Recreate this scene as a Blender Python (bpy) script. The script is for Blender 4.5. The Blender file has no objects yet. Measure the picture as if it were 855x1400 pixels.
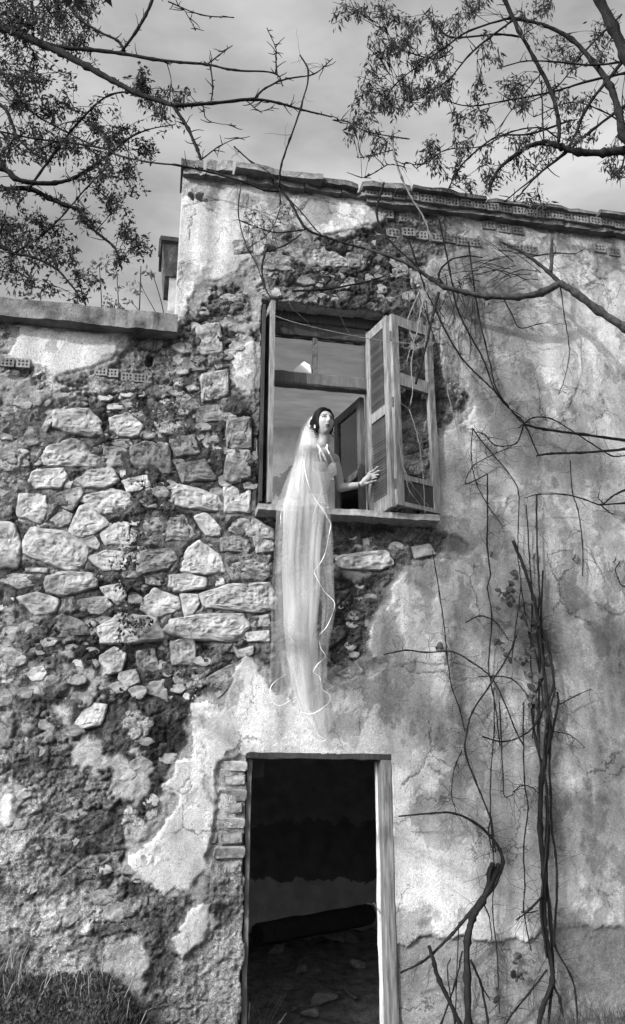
import bpy, bmesh, math, random
import numpy as np
from mathutils import Vector, Matrix, Euler
random.seed(7); rng = np.random.default_rng(7)
S = bpy.context.scene
COL = S.collection
R = math.radians

# ------------------------------------------------------------------ camera
F_PX, PITCH, HEAD, CAMD, EYE = 1200.0, math.atan(420/1200), R(11), 6.3, 1.6
_fh = np.array([math.sin(HEAD), math.cos(HEAD), 0.]); _rt = np.array([math.cos(HEAD), -math.sin(HEAD), 0.]); _z = np.array([0, 0, 1.])
_fw = _fh*math.cos(PITCH)+_z*math.sin(PITCH); _up = -_fh*math.sin(PITCH)+_z*math.cos(PITCH)
_cam = np.array([0, -CAMD, EYE])
cd = bpy.data.cameras.new('camera'); cam = bpy.data.objects.new('camera', cd); COL.objects.link(cam)
cd.sensor_fit = 'VERTICAL'; cd.sensor_height = 36; cd.lens = F_PX/1400*36; cd.clip_end = 3000
cam.matrix_world = Matrix(((_rt[0], _up[0], -_fw[0], _cam[0]), (_rt[1], _up[1], -_fw[1], _cam[1]), (_rt[2], _up[2], -_fw[2], _cam[2]), (0, 0, 0, 1)))
S.camera = cam

def P(x, y, Y=0.0):
    """point on the plane at depth Y (the facade is Y=0) that stands at photo position x, y"""
    d = _fw+_rt*((x-427.5)/F_PX)+_up*((700-y)/F_PX)
    q = _cam+d*((Y-_cam[1])/d[1])
    return Vector(q)
def PX(p):
    d = np.array(p)-_cam
    w = d@_fw
    return 427.5+F_PX*(d@_rt)/w, 700-F_PX*(d@_up)/w

# ------------------------------------------------------------------ sky, sun, exposure
SUN_AZ, SUN_EL = R(50), R(33)          # from the facade's normal towards the left; above the horizon
W = bpy.data.worlds.new('World'); S.world = W; W.use_nodes = True
wt = W.node_tree; wt.nodes.clear()
wo = wt.nodes.new('ShaderNodeOutputWorld'); wb = wt.nodes.new('ShaderNodeBackground'); sk = wt.nodes.new('ShaderNodeTexSky')
sk.sky_type = 'NISHITA'; sk.sun_disc = False; sk.sun_elevation = SUN_EL; sk.sun_rotation = R(180)+SUN_AZ
sk.dust_density = 6.0; sk.air_density = 1.0; sk.ozone_density = 1.0
bw = wt.nodes.new('ShaderNodeRGBToBW')
tcw = wt.nodes.new('ShaderNodeTexCoord'); mpw = wt.nodes.new('ShaderNodeMapping'); mpw.inputs['Scale'].default_value = (1.2, 1.2, 3.2)
nw = wt.nodes.new('ShaderNodeTexNoise'); nw.inputs['Scale'].default_value = 1.9; nw.inputs['Detail'].default_value = 6; nw.inputs['Roughness'].default_value = .55
rw = wt.nodes.new('ShaderNodeMapRange'); rw.inputs['From Min'].default_value = .40; rw.inputs['From Max'].default_value = .68
rw.inputs['To Min'].default_value = 1.3; rw.inputs['To Max'].default_value = 3.7
mw = wt.nodes.new('ShaderNodeMath'); mw.operation = 'MULTIPLY'
wt.links.new(sk.outputs[0], bw.inputs[0]); wt.links.new(tcw.outputs['Generated'], mpw.inputs[0]); wt.links.new(mpw.outputs[0], nw.inputs['Vector'])
wt.links.new(nw.outputs['Fac'], rw.inputs['Value']); wt.links.new(bw.outputs[0], mw.inputs[0]); wt.links.new(rw.outputs[0], mw.inputs[1])
wt.links.new(mw.outputs[0], wb.inputs['Color']); wt.links.new(wb.outputs[0], wo.inputs['Surface'])
wb.inputs['Strength'].default_value = 0.15
sl = bpy.data.lights.new('sun', 'SUN'); sl.energy = 5.0; sl.angle = R(0.6); sl.color = (1, 1, 1)
sun = bpy.data.objects.new('sun', sl); COL.objects.link(sun)
_sd = Vector((-math.sin(SUN_AZ)*math.cos(SUN_EL), -math.cos(SUN_AZ)*math.cos(SUN_EL), math.sin(SUN_EL)))   # towards the sun
sun.rotation_euler = _sd.to_track_quat('Z', 'Y').to_euler(); sun.location = (-8, -8, 12)
S.view_settings.view_transform = 'Standard'; S.view_settings.look = 'None'; S.view_settings.exposure = 0.12; S.view_settings.gamma = 1
S.view_settings.use_curve_mapping = False
S.render.engine = 'CYCLES'; S.cycles.transparent_max_bounces = 40; S.cycles.max_bounces = 8; S.cycles.use_denoising = True

# ------------------------------------------------------------------ noise (numpy)
def _hash(ix, iy, s):
    h = (ix.astype(np.int64)*374761393+iy.astype(np.int64)*668265263+s*982451653) & 0xffffffff
    h = ((h ^ (h >> 13))*1274126177) & 0xffffffff
    return ((h ^ (h >> 16)) & 0xffff)/65535.0
def vn(x, y, s=0):
    ix = np.floor(x); iy = np.floor(y); fx = x-ix; fy = y-iy
    fx = fx*fx*(3-2*fx); fy = fy*fy*(3-2*fy)
    a = _hash(ix, iy, s); b = _hash(ix+1, iy, s); c = _hash(ix, iy+1, s); d = _hash(ix+1, iy+1, s)
    return (a*(1-fx)+b*fx)*(1-fy)+(c*(1-fx)+d*fx)*fy
def fbm(x, y, s=0, o=5, g=.5, l=2.03):
    t = 0; a = 1; n = 0
    for k in range(o):
        t = t+a*vn(x, y, s+k*17); n += a; a *= g; x = x*l+3.7; y = y*l+1.3
    return t/n
def ridged(x, y, s=0, o=4):
    t = 0; a = 1; n = 0
    for k in range(o):
        t = t+a*(1-np.abs(2*vn(x, y, s+k*31)-1)); n += a; a *= .5; x = x*2.1+5.1; y = y*2.1+2.3
    return t/n
def worley(x, y, s=0):
    ix = np.floor(x); iy = np.floor(y); f1 = np.full(x.shape, 9.); f2 = f1.copy(); cid = np.zeros(x.shape)
    for dx in (-1, 0, 1):
        for dy in (-1, 0, 1):
            cx = ix+dx; cy = iy+dy
            qx = cx+_hash(cx, cy, s); qy = cy+_hash(cx, cy, s+7)
            d = np.hypot(qx-x, qy-y); c = _hash(cx, cy, s+13)
            m = d < f1
            f2 = np.where(m, f1, np.minimum(f2, d)); cid = np.where(m, c, cid); f1 = np.where(m, d, f1)
    return f1, f2, cid
def sstep(a, b, x):
    t = np.clip((x-a)/(b-a), 0, 1); return t*t*(3-2*t)
def inpoly(x, y, poly):
    r = np.zeros(x.shape, bool); n = len(poly)
    for i in range(n):
        x1, y1 = poly[i]; x2, y2 = poly[(i+1) % n]
        if y1 == y2: continue
        c = ((y1 > y) != (y2 > y)) & (x < (x2-x1)*(y-y1)/(y2-y1)+x1)
        r ^= c
    return r
def dpolyline(x, y, pts):
    d = np.full(x.shape, 9.)
    for (x1, y1), (x2, y2) in zip(pts[:-1], pts[1:]):
        dx, dy = x2-x1, y2-y1; L = dx*dx+dy*dy+1e-9
        t = np.clip(((x-x1)*dx+(y-y1)*dy)/L, 0, 1)
        d = np.minimum(d, np.hypot(x-x1-t*dx, y-y1-t*dy))
    return d
def blur(a, n):
    for _ in range(n):
        b = a.copy(); b[1:-1] = (a[:-2]+2*a[1:-1]+a[2:])/4; a = b
        b = a.copy(); b[:, 1:-1] = (a[:, :-2]+2*a[:, 1:-1]+a[:, 2:])/4; a = b
    return a
def wpoly(px):      # photo outline -> facade coordinates (X, Z)
    return [(P(x, y).x, P(x, y).z) for x, y in px]

# ------------------------------------------------------------------ object helpers
def link(name, data, parent=None):
    o = bpy.data.objects.new(name, data); COL.objects.link(o)
    if parent is not None: o.parent = parent
    return o
def tag(o, label=None, cat=None, group=None, kind=None):
    if label: o['label'] = label
    if cat: o['category'] = cat
    if group: o['group'] = group
    if kind: o['kind'] = kind
    return o
def empty(name, label, cat, loc=(0, 0, 0), group=None):
    o = link(name, None); o.location = loc; o.empty_display_size = .1
    return tag(o, label, cat, group)
def mesh(name, verts, faces, mat=None, smooth=False):
    m = bpy.data.meshes.new(name); m.from_pydata([tuple(v) for v in verts], [], faces)
    if mat: m.materials.append(mat)
    if smooth: m.polygons.foreach_set('use_smooth', [True]*len(m.polygons))
    m.update(); return m
class MB:
    def __init__(s): s.v = []; s.f = []
    def box(s, a, b, jit=0):
        i = len(s.v); (x0, y0, z0), (x1, y1, z1) = a, b
        for z in (z0, z1):
            for x, y in ((x0, y0), (x1, y0), (x1, y1), (x0, y1)):
                s.v.append((x+random.uniform(-jit, jit), y+random.uniform(-jit, jit), z+random.uniform(-jit, jit)))
        s.f += [(i, i+3, i+2, i+1), (i+4, i+5, i+6, i+7), (i, i+1, i+5, i+4), (i+1, i+2, i+6, i+5), (i+2, i+3, i+7, i+6), (i+3, i, i+4, i+7)]
        return s
    def tube(s, pts, rad, sides=6, cap=True):
        pts = [Vector(p) for p in pts]; n = len(pts); i0 = len(s.v); prev = None
        for k in range(n):
            t = (pts[min(k+1, n-1)]-pts[max(k-1, 0)]).normalized() if n > 1 else Vector((0, 0, 1))
            if prev is None:
                a = t.orthogonal().normalized()
            else:
                a = prev-t*prev.dot(t)
                a = a.normalized() if a.length > 1e-6 else t.orthogonal().normalized()
            prev = a; b = t.cross(a)
            for j in range(sides):
                w = 2*math.pi*j/sides
                s.v.append(tuple(pts[k]+(a*math.cos(w)+b*math.sin(w))*rad[k]))
        for k in range(n-1):
            for j in range(sides):
                j2 = (j+1) % sides
                s.f.append((i0+k*sides+j, i0+k*sides+j2, i0+(k+1)*sides+j2, i0+(k+1)*sides+j))
        if cap:
            s.f.append(tuple(i0+j for j in range(sides))[::-1]); s.f.append(tuple(i0+(n-1)*sides+j for j in range(sides)))
        return s
    def obj(s, name, mat, parent=None, smooth=False):
        return link(name, mesh(name, s.v, s.f, mat, smooth), parent)
def smoothline(pts, per=6):
    pts = [Vector(p) for p in pts]
    if len(pts) < 3: 
        return [pts[0].lerp(pts[-1], i/per) for i in range(per+1)]
    out = []; q = [pts[0]*2-pts[1]]+pts+[pts[-1]*2-pts[-2]]
    for i in range(1, len(q)-2):
        for k in range(per):
            t = k/per
            out.append(.5*((2*q[i])+(q[i+1]-q[i-1])*t+(2*q[i-1]-5*q[i]+4*q[i+1]-q[i+2])*t*t+(3*q[i]-q[i-1]-3*q[i+1]+q[i+2])*t**3))
    out.append(pts[-1]); return out

# ------------------------------------------------------------------ materials (all grey: the photograph is black and white)
def mat(name, base=.4, var=.2, scale=8, rough=.85, bump=.3, bscale=40, dist=.01, stretch=None, attr=None, objrand=0, spec=.25, metal=0, detail=6):
    m = bpy.data.materials.new(name); m.use_nodes = True; t = m.node_tree; N = t.nodes; L = t.links
    b = N['Principled BSDF']; b.inputs['Roughness'].default_value = rough; b.inputs['Specular IOR Level'].default_value = spec; b.inputs['Metallic'].default_value = metal
    tc = N.new('ShaderNodeTexCoord'); mp = N.new('ShaderNodeMapping'); L.new(tc.outputs['Object'], mp.inputs[0])
    if stretch: mp.inputs['Scale'].default_value = stretch
    n1 = N.new('ShaderNodeTexNoise'); n1.inputs['Scale'].default_value = scale; n1.inputs['Detail'].default_value = detail; n1.inputs['Roughness'].default_value = .65
    L.new(mp.outputs[0], n1.inputs['Vector'])
    mr = N.new('ShaderNodeMapRange'); mr.inputs['From Min'].default_value = .3; mr.inputs['From Max'].default_value = .7
    mr.inputs['To Min'].default_value = 1-var; mr.inputs['To Max'].default_value = 1+var; L.new(n1.outputs['Fac'], mr.inputs['Value'])
    mu = N.new('ShaderNodeMath'); mu.operation = 'MULTIPLY'; mu.inputs[0].default_value = base; L.new(mr.outputs[0], mu.inputs[1]); out = mu
    if attr:
        at = N.new('ShaderNodeAttribute'); at.attribute_name = attr; L.new(at.outputs['Fac'], mu.inputs[0])
    if objrand:
        oi = N.new('ShaderNodeObjectInfo'); r2 = N.new('ShaderNodeMapRange'); L.new(oi.outputs['Random'], r2.inputs['Value'])
        r2.inputs['To Min'].default_value = 1-objrand; r2.inputs['To Max'].default_value = 1+objrand
        m2 = N.new('ShaderNodeMath'); m2.operation = 'MULTIPLY'; L.new(mu.outputs[0], m2.inputs[0]); L.new(r2.outputs[0], m2.inputs[1]); out = m2
    L.new(out.outputs[0], b.inputs['Base Color'])
    if bump:
        n2 = N.new('ShaderNodeTexNoise'); n2.inputs['Scale'].default_value = bscale; n2.inputs['Detail'].default_value = 5; n2.inputs['Roughness'].default_value = .7
        L.new(mp.outputs[0], n2.inputs['Vector'])
        bp = N.new('ShaderNodeBump'); bp.inputs['Strength'].default_value = bump; bp.inputs['Distance'].default_value = dist
        L.new(n2.outputs['Fac'], bp.inputs['Height']); L.new(bp.outputs[0], b.inputs['Normal'])
    return m
M = {}
M['wall'] = mat('weathered plaster and rubble', attr='alb', var=.2, scale=45, rough=.95, bump=.75, bscale=60, dist=.012, spec=.1)
M['stone'] = mat('pale limestone', .265, .55, 13, .92, .9, 90, .012, objrand=.2, spec=.15)
M['stone_dark'] = mat('lichened limestone', .17, .75, 15, .95, .9, 90, .012, objrand=.25, spec=.1)
M['brick'] = mat('old grey brick', .17, .7, 14, .95, .9, 45, .02, objrand=.4, spec=.1)
M['hollow'] = mat('hollow clay block', .13, .35, 25, .95, .5, 60, .01, objrand=.3, spec=.1)
M['concrete'] = mat('stained concrete', .10, .8, 5, .95, .6, 50, .02, spec=.1)
M['tile'] = mat('dark roof slab', .10, .5, 12, .95, .8, 30, .02, objrand=.3, spec=.1)
M['wood'] = mat('bare weathered wood', .15, .6, 9, .85, .5, 30, .006, stretch=(6, 6, .7), spec=.15)
M['wood_jamb'] = mat('grey jamb wood', .10, .65, 9, .85, .5, 30, .006, stretch=(6, 6, .5), spec=.15)
M['wood_slat'] = mat('weathered louvre wood', .12, .5, 9, .85, .4, 30, .005, stretch=(1, 1, 8), objrand=.2, spec=.15)
M['wood_dark'] = mat('dark old and shaded wood', .026, .4, 9, .8, .4, 30, .005, stretch=(5, 5, .8), spec=.2)  # on the window head and lintel its darkness is painted recess shade
M['wood_mid'] = mat('grey window wood', .075, .4, 9, .8, .4, 30, .005, stretch=(5, 5, .8), spec=.2)
M['sill'] = mat('worn sill stone', .17, .4, 18, .9, .7, 50, .01, spec=.15)
M['iron'] = mat('rusted iron', .06, .5, 30, .6, .4, 80, .004, metal=.6)
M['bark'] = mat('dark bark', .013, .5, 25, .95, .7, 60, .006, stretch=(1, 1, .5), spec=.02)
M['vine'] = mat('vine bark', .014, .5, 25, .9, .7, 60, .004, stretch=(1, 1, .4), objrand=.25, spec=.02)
M['vine_pale'] = mat('pale dry vine', .13, .35, 25, .9, .4, 60, .004, objrand=.2, spec=.15)
M['limb_vine'] = mat('thick vine bark', .035, .6, 20, .85, .9, 50, .008, spec=.08)
M['ground'] = mat('bare earth', .13, .5, 5, 1, .8, 20, .04, spec=.05)
M['floor'] = mat('rubble floor', .16, .6, 9, 1, .9, 25, .05, spec=.05)
M['rubble'] = mat('fallen rubble', .2, .45, 16, .95, .8, 30, .02, objrand=.35, spec=.1)
M['hair'] = mat('dark hair', .006, .4, 40, .55, .3, 120, .003, stretch=(1, 1, .25), spec=.10)
M['dress'] = mat('ivory lace', .66, .28, 75, .6, .5, 120, .004, spec=.35)
M['ribbon'] = mat('satin ribbon', .5, .04, 30, .4, .1, 90, .001, spec=.4)
M['pearl'] = mat('pearl', .8, .02, 5, .2, 0, spec=.6)
M['bracelet'] = mat('dark bracelet', .04, .1, 30, .3, 0, spec=.6)
M['porcelain'] = mat('glazed porcelain insulator', .16, .2, 30, .3, .1, 90, .001, spec=.5)
M['plasterflake'] = mat('plaster scrap', .34, .2, 20, .9, .5, 60, .01)

def grit(m):
    t = m.node_tree; N = t.nodes; L = t.links; b = N['Principled BSDF']; at = N.new('ShaderNodeAttribute'); at.attribute_name = 'rub'
    tc = N.new('ShaderNodeTexCoord'); n1 = N.new('ShaderNodeTexNoise'); n1.inputs['Scale'].default_value = 95; n1.inputs['Detail'].default_value = 4; n1.inputs['Roughness'].default_value = .7; L.new(tc.outputs['Object'], n1.inputs['Vector'])
    mr = N.new('ShaderNodeMapRange'); mr.inputs['From Min'].default_value = .36; mr.inputs['From Max'].default_value = .64; mr.inputs['To Min'].default_value = .45; mr.inputs['To Max'].default_value = 1.5; L.new(n1.outputs['Fac'], mr.inputs['Value'])
    mx = N.new('ShaderNodeMix'); mx.data_type = 'FLOAT'; mx.inputs['A'].default_value = 1; L.new(at.outputs['Fac'], mx.inputs['Factor']); L.new(mr.outputs[0], mx.inputs['B'])
    src = b.inputs['Base Color'].links[0].from_socket; mu = N.new('ShaderNodeMath'); mu.operation = 'MULTIPLY'; L.new(src, mu.inputs[0]); L.new(mx.outputs['Result'], mu.inputs[1]); L.new(mu.outputs[0], b.inputs['Base Color'])
    bp = b.inputs['Normal'].links[0].from_node; b2 = N.new('ShaderNodeBump'); b2.inputs['Distance'].default_value = .02; L.new(bp.outputs[0], b2.inputs['Normal']); L.new(n1.outputs['Fac'], b2.inputs['Height'])
    st = N.new('ShaderNodeMath'); st.operation = 'MULTIPLY'; st.inputs[1].default_value = .9; L.new(at.outputs['Fac'], st.inputs[0]); L.new(st.outputs[0], b2.inputs['Strength']); L.new(b2.outputs[0], b.inputs['Normal'])
def skin_coat(m):
    # fine sandy grain, pin holes and hairline cracks of the old render
    t = m.node_tree; N = t.nodes; L = t.links; b = N['Principled BSDF']; tc = N.new('ShaderNodeTexCoord')
    n1 = N.new('ShaderNodeTexNoise'); n1.inputs['Scale'].default_value = 150; n1.inputs['Detail'].default_value = 3; L.new(tc.outputs['Object'], n1.inputs['Vector'])
    mr = N.new('ShaderNodeMapRange'); mr.inputs['From Min'].default_value = .35; mr.inputs['From Max'].default_value = .65; mr.inputs['To Min'].default_value = .74; mr.inputs['To Max'].default_value = 1.2; L.new(n1.outputs['Fac'], mr.inputs['Value'])
    n2 = N.new('ShaderNodeTexNoise'); n2.inputs['Scale'].default_value = 5; n2.inputs['Detail'].default_value = 6; n2.inputs['Roughness'].default_value = .7; L.new(tc.outputs['Object'], n2.inputs['Vector'])
    va = N.new('ShaderNodeVectorMath'); va.operation = 'MULTIPLY_ADD'; va.inputs[1].default_value = (.22, .22, .22); L.new(n2.outputs['Color'], va.inputs[0]); L.new(tc.outputs['Object'], va.inputs[2])
    vo = N.new('ShaderNodeTexVoronoi'); vo.feature = 'DISTANCE_TO_EDGE'; vo.inputs['Scale'].default_value = 1.9; L.new(va.outputs[0], vo.inputs['Vector'])
    n3 = N.new('ShaderNodeTexNoise'); n3.inputs['Scale'].default_value = 1.7; n3.inputs['Detail'].default_value = 3; L.new(tc.outputs['Object'], n3.inputs['Vector'])
    th = N.new('ShaderNodeMapRange'); th.inputs['From Min'].default_value = .50; th.inputs['From Max'].default_value = .64; th.inputs['To Min'].default_value = 0; th.inputs['To Max'].default_value = .011; L.new(n3.outputs['Fac'], th.inputs['Value'])
    lt = N.new('ShaderNodeMath'); lt.operation = 'LESS_THAN'; L.new(vo.outputs['Distance'], lt.inputs[0]); L.new(th.outputs[0], lt.inputs[1])
    vp = N.new('ShaderNodeTexVoronoi'); vp.inputs['Scale'].default_value = 22; L.new(tc.outputs['Object'], vp.inputs['Vector'])
    pit = N.new('ShaderNodeMath'); pit.operation = 'LESS_THAN'; pit.inputs[1].default_value = .10; L.new(vp.outputs['Distance'], pit.inputs[0])
    mxx = N.new('ShaderNodeMath'); mxx.operation = 'MAXIMUM'; L.new(lt.outputs[0], mxx.inputs[0]); L.new(pit.outputs[0], mxx.inputs[1])
    dk = N.new('ShaderNodeMapRange'); dk.inputs['To Min'].default_value = 1; dk.inputs['To Max'].default_value = .42; L.new(mxx.outputs[0], dk.inputs['Value'])
    m1 = N.new('ShaderNodeMath'); m1.operation = 'MULTIPLY'; L.new(mr.outputs[0], m1.inputs[0]); L.new(dk.outputs[0], m1.inputs[1])
    src = b.inputs['Base Color'].links[0].from_socket; m2 = N.new('ShaderNodeMath'); m2.operation = 'MULTIPLY'; L.new(src, m2.inputs[0]); L.new(m1.outputs[0], m2.inputs[1]); L.new(m2.outputs[0], b.inputs['Base Color'])
    bp = b.inputs['Normal'].links[0].from_node; b2 = N.new('ShaderNodeBump'); b2.inputs['Distance'].default_value = .006; b2.inputs['Strength'].default_value = .7; L.new(bp.outputs[0], b2.inputs['Normal']); L.new(m1.outputs[0], b2.inputs['Height']); L.new(b2.outputs[0], b.inputs['Normal'])
grit(M['wall']); skin_coat(M['wall'])
def leafmat(name, col, trans=.4):
    m = bpy.data.materials.new(name); m.use_nodes = True; t = m.node_tree; N = t.nodes; L = t.links
    b = N['Principled BSDF']; b.inputs['Roughness'].default_value = .6; b.inputs['Specular IOR Level'].default_value = .2
    b.inputs['Base Color'].default_value = (col, col, col, 1)
    tr = N.new('ShaderNodeBsdfTranslucent'); tr.inputs[0].default_value = (col*1.2, col*1.2, col*1.2, 1)
    mx = N.new('ShaderNodeMixShader'); mx.inputs[0].default_value = trans
    L.new(b.outputs[0], mx.inputs[1]); L.new(tr.outputs[0], mx.inputs[2]); L.new(mx.outputs[0], N['Material Output'].inputs['Surface'])
    return m
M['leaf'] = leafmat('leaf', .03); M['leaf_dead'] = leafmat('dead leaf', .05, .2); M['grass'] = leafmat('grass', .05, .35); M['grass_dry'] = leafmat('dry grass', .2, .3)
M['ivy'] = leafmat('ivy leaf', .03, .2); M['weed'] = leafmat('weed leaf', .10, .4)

g = bpy.data.materials.new('window glass'); g.use_nodes = True; N = g.node_tree.nodes; L = g.node_tree.links
N.remove(N['Principled BSDF']); a = N.new('ShaderNodeBsdfTransparent'); a.inputs[0].default_value = (.9, .9, .9, 1); b = N.new('ShaderNodeBsdfGlossy'); b.inputs['Roughness'].default_value = .04
c = N.new('ShaderNodeMixShader'); d = N.new('ShaderNodeFresnel'); d.inputs[0].default_value = 1.45
L.new(d.outputs[0], c.inputs[0]); L.new(a.outputs[0], c.inputs[1]); L.new(b.outputs[0], c.inputs[2]); L.new(c.outputs[0], N['Material Output'].inputs['Surface']); M['glass'] = g

def tulle(name, dens):
    m = bpy.data.materials.new(name); m.use_nodes = True; N = m.node_tree.nodes; L = m.node_tree.links
    N.remove(N['Principled BSDF']); tr = N.new('ShaderNodeBsdfTransparent')
    df = N.new('ShaderNodeBsdfDiffuse'); df.inputs[0].default_value = (.68, .68, .68, 1)
    tl = N.new('ShaderNodeBsdfTranslucent'); tl.inputs[0].default_value = (.5, .5, .5, 1)
    m1 = N.new('ShaderNodeMixShader'); m1.inputs[0].default_value = .45; L.new(df.outputs[0], m1.inputs[1]); L.new(tl.outputs[0], m1.inputs[2])
    lw = N.new('ShaderNodeLayerWeight'); lw.inputs[0].default_value = .3       # a net is denser seen edge-on
    n1 = N.new('ShaderNodeTexNoise'); n1.inputs['Scale'].default_value = 9; n1.inputs['Detail'].default_value = 0
    tc = N.new('ShaderNodeTexCoord'); mp = N.new('ShaderNodeMapping'); mp.inputs['Scale'].default_value = (1.3, 1.3, .3)
    L.new(tc.outputs['Object'], mp.inputs[0]); L.new(mp.outputs[0], n1.inputs['Vector'])
    mr = N.new('ShaderNodeMapRange'); mr.inputs['From Min'].default_value = .3; mr.inputs['From Max'].default_value = .7; mr.inputs['To Min'].default_value = dens*.7; mr.inputs['To Max'].default_value = dens*1.25
    L.new(n1.outputs['Fac'], mr.inputs['Value'])
    ad = N.new('ShaderNodeMath'); ad.operation = 'MULTIPLY_ADD'; ad.inputs[1].default_value = .09; ad.use_clamp = True
    L.new(lw.outputs['Facing'], ad.inputs[0]); L.new(mr.outputs[0], ad.inputs[2])
    m2 = N.new('ShaderNodeMixShader'); L.new(ad.outputs[0], m2.inputs[0]); L.new(tr.outputs[0], m2.inputs[1]); L.new(m1.outputs[0], m2.inputs[2])
    L.new(m2.outputs[0], N['Material Output'].inputs['Surface']); return m
M['tulle'] = tulle('tulle', .34); M['tulle_thin'] = tulle('thin tulle', .13); M['tulle_mid'] = tulle('mid tulle', .2)

# ------------------------------------------------------------------ key positions on the facade
XC = .085                                  # left corner of the tall part
ZTOP, ZLOW = 6.90, 5.25                    # masonry tops (slabs lie above)
DX0, DX1, DZ = .765, 1.80, 2.035           # door opening in the masonry
WX0, WX1, WZ0, WZ1 = .79, 1.86, 3.84, 5.71 # window opening
TH = .24                                   # thickness of the front wall

# ------------------------------------------------------------------ ground
def ground_z(x, y):
    x = np.asarray(x, float); y = np.asarray(y, float)
    h = .10+.06*fbm(x*.7, y*.7, 3, 3)
    near = np.exp(-np.maximum(0, -y-.1)**2/.9)
    h = h+(.55*sstep(.52, -.2, x)+.03*np.sin(x*5)+.10*(fbm(x*4, y*4, 78, 3)-.5))*near*sstep(.7, .3, x)
    h = h+.17*sstep(2.1, 3.2, x)*near
    far = sstep(12, 60, np.hypot(x, y))
    return h*(1-far)
gx = np.concatenate([-np.geomspace(900, 6, 26), np.linspace(-5, 7, 121), np.geomspace(8, 900, 26)])
gy = np.concatenate([-np.geomspace(900, 7, 26), np.linspace(-6, .2, 63), np.geomspace(.5, 900, 28)])
GX, GY = np.meshgrid(gx, gy); GZ = ground_z(GX, GY); GZ = np.where(GY > .15, np.minimum(GZ, -.02), GZ)
nv, nh = GX.shape
idx = np.arange(nv*nh).reshape(nv, nh)
q = np.stack([idx[:-1, :-1], idx[:-1, 1:], idx[1:, 1:], idx[1:, :-1]], -1).reshape(-1, 4)
gm = mesh('ground', np.stack([GX, GY, GZ], -1).reshape(-1, 3), q.tolist(), M['ground'], True)
tag(link('ground', gm), kind='structure')

# ------------------------------------------------------------------ the house
house = empty('derelict_house', 'derelict two-storey stone house with flaking plaster, shuttered window and open doorway', 'house', (1.3, 0, 0))
def kid(o):   # keep world placement while parenting to the house's base
    o.location = o.location-house.location if o.parent is house else o.location
    return o
def part(mb, name, m, parent=house, smooth=False):
    o = mb.obj(name, m, parent, smooth); 
    return kid(o)

# outlines of the bare stones, read off the photograph
ST = []    # outlines read off the photograph: (crop scale, origin, points, dark?)
def A3(pts, dark=0): ST.append(([(x/1.988, 380+y/1.988) for x, y in pts], dark))
def A6(pts, dark=0): ST.append(([(x/1.988, 800+y/1.988) for x, y in pts], dark))
A3([(148,350),(240,348),(275,385),(270,415),(240,425),(180,410),(145,395)]); A3([(135,352),(152,360),(125,408),(108,405)])
A3([(290,335),(332,332),(335,348),(293,350)]); A3([(300,375),(350,362),(390,395),(370,425),(325,420),(300,405)])
A3([(128,450),(195,432),(232,440),(240,470),(268,480),(270,507),(200,505),(118,500),(115,478)]); A3([(248,440),(275,432),(297,440),(280,458),(252,455)])
A3([(312,432),(350,430),(360,445),(345,455),(315,450)]); A3([(285,455),(330,448),(350,465),(335,500),(290,508),(275,490)])
A3([(360,455),(395,440),(460,445),(465,520),(400,525),(355,490)], 1); A3([(90,520),(170,512),(182,530),(165,565),(100,565),(78,548)])
A3([(184,532),(200,540),(190,565),(172,562)]); A3([(205,545),(240,520),(305,512),(325,545),(290,565),(230,565)])
A3([(325,515),(342,515),(343,532),(328,535)]); A3([(330,545),(400,530),(410,560),(350,580)])
A3([(50,580),(120,580),(130,620),(110,660),(45,640)]); A3([(145,585),(215,562),(228,580),(195,625),(160,615)], 1)
A3([(228,590),(300,568),(350,580),(360,605),(330,632),(270,635),(240,610)]); A3([(135,655),(170,622),(195,635),(190,660),(160,672)])
A3([(215,615),(235,610),(297,660),(245,695),(200,700),(185,680)]); A3([(225,705),(255,693),(272,715),(265,733),(240,725)])
A3([(270,690),(320,655),(350,662),(350,718),(290,720)]); A3([(355,675),(375,670),(370,715),(352,718)])
A3([(65,715),(85,675),(170,685),(235,725),(225,780),(190,795),(130,770),(65,745)]); A3([(-40,662),(40,665),(55,730),(45,780),(-40,782)])
A3([(395,650),(500,640),(530,690),(520,708),(440,712),(392,700)], 1); A3([(460,575),(490,555),(590,585),(605,615),(590,628),(500,620),(465,600)])
A3([(613,560),(682,560),(682,632),(613,632)]); A3([(530,645),(565,635),(605,680),(600,697),(560,695)])
A3([(620,685),(640,655),(690,645),(750,680),(745,705),(690,700)]); A3([(600,705),(640,697),(678,710),(660,740),(605,740)], 1)
A3([(490,790),(510,735),(545,710),(605,755),(608,795),(530,800)]); A3([(237,755),(290,735),(340,740),(345,790),(280,790)])
A3([(380,740),(470,730),(485,760),(450,790),(370,800)], 1); A3([(460,805),(510,800),(565,812),(555,840),(480,850),(460,835)])
A3([(575,815),(612,808),(612,828),(577,835)]); A3([(545,855),(620,830),(735,825),(752,870),(745,895),(690,905),(570,890)])
A3([(125,810),(170,795),(250,800),(260,835),(180,860),(125,850)]); A3([(0,795),(80,800),(120,825),(50,840),(0,820)])
A3([(270,835),(330,825),(345,860),(320,885)]); A3([(45,865),(100,850),(160,870),(150,905),(95,912)])
A3([(630,775),(700,760),(745,770),(740,815),(650,790)], 1); A3([(616,470),(682,465),(684,548),(614,548)], 1); A3([(618,385),(682,378),(684,458),(616,462)], 1)
A3([(562,412),(600,400),(612,430),(600,455),(560,450)], 1); A3([(690,700),(745,715),(745,740),(700,745)], 1); A3([(68,785),(130,785),(125,798),(70,795)])
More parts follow.
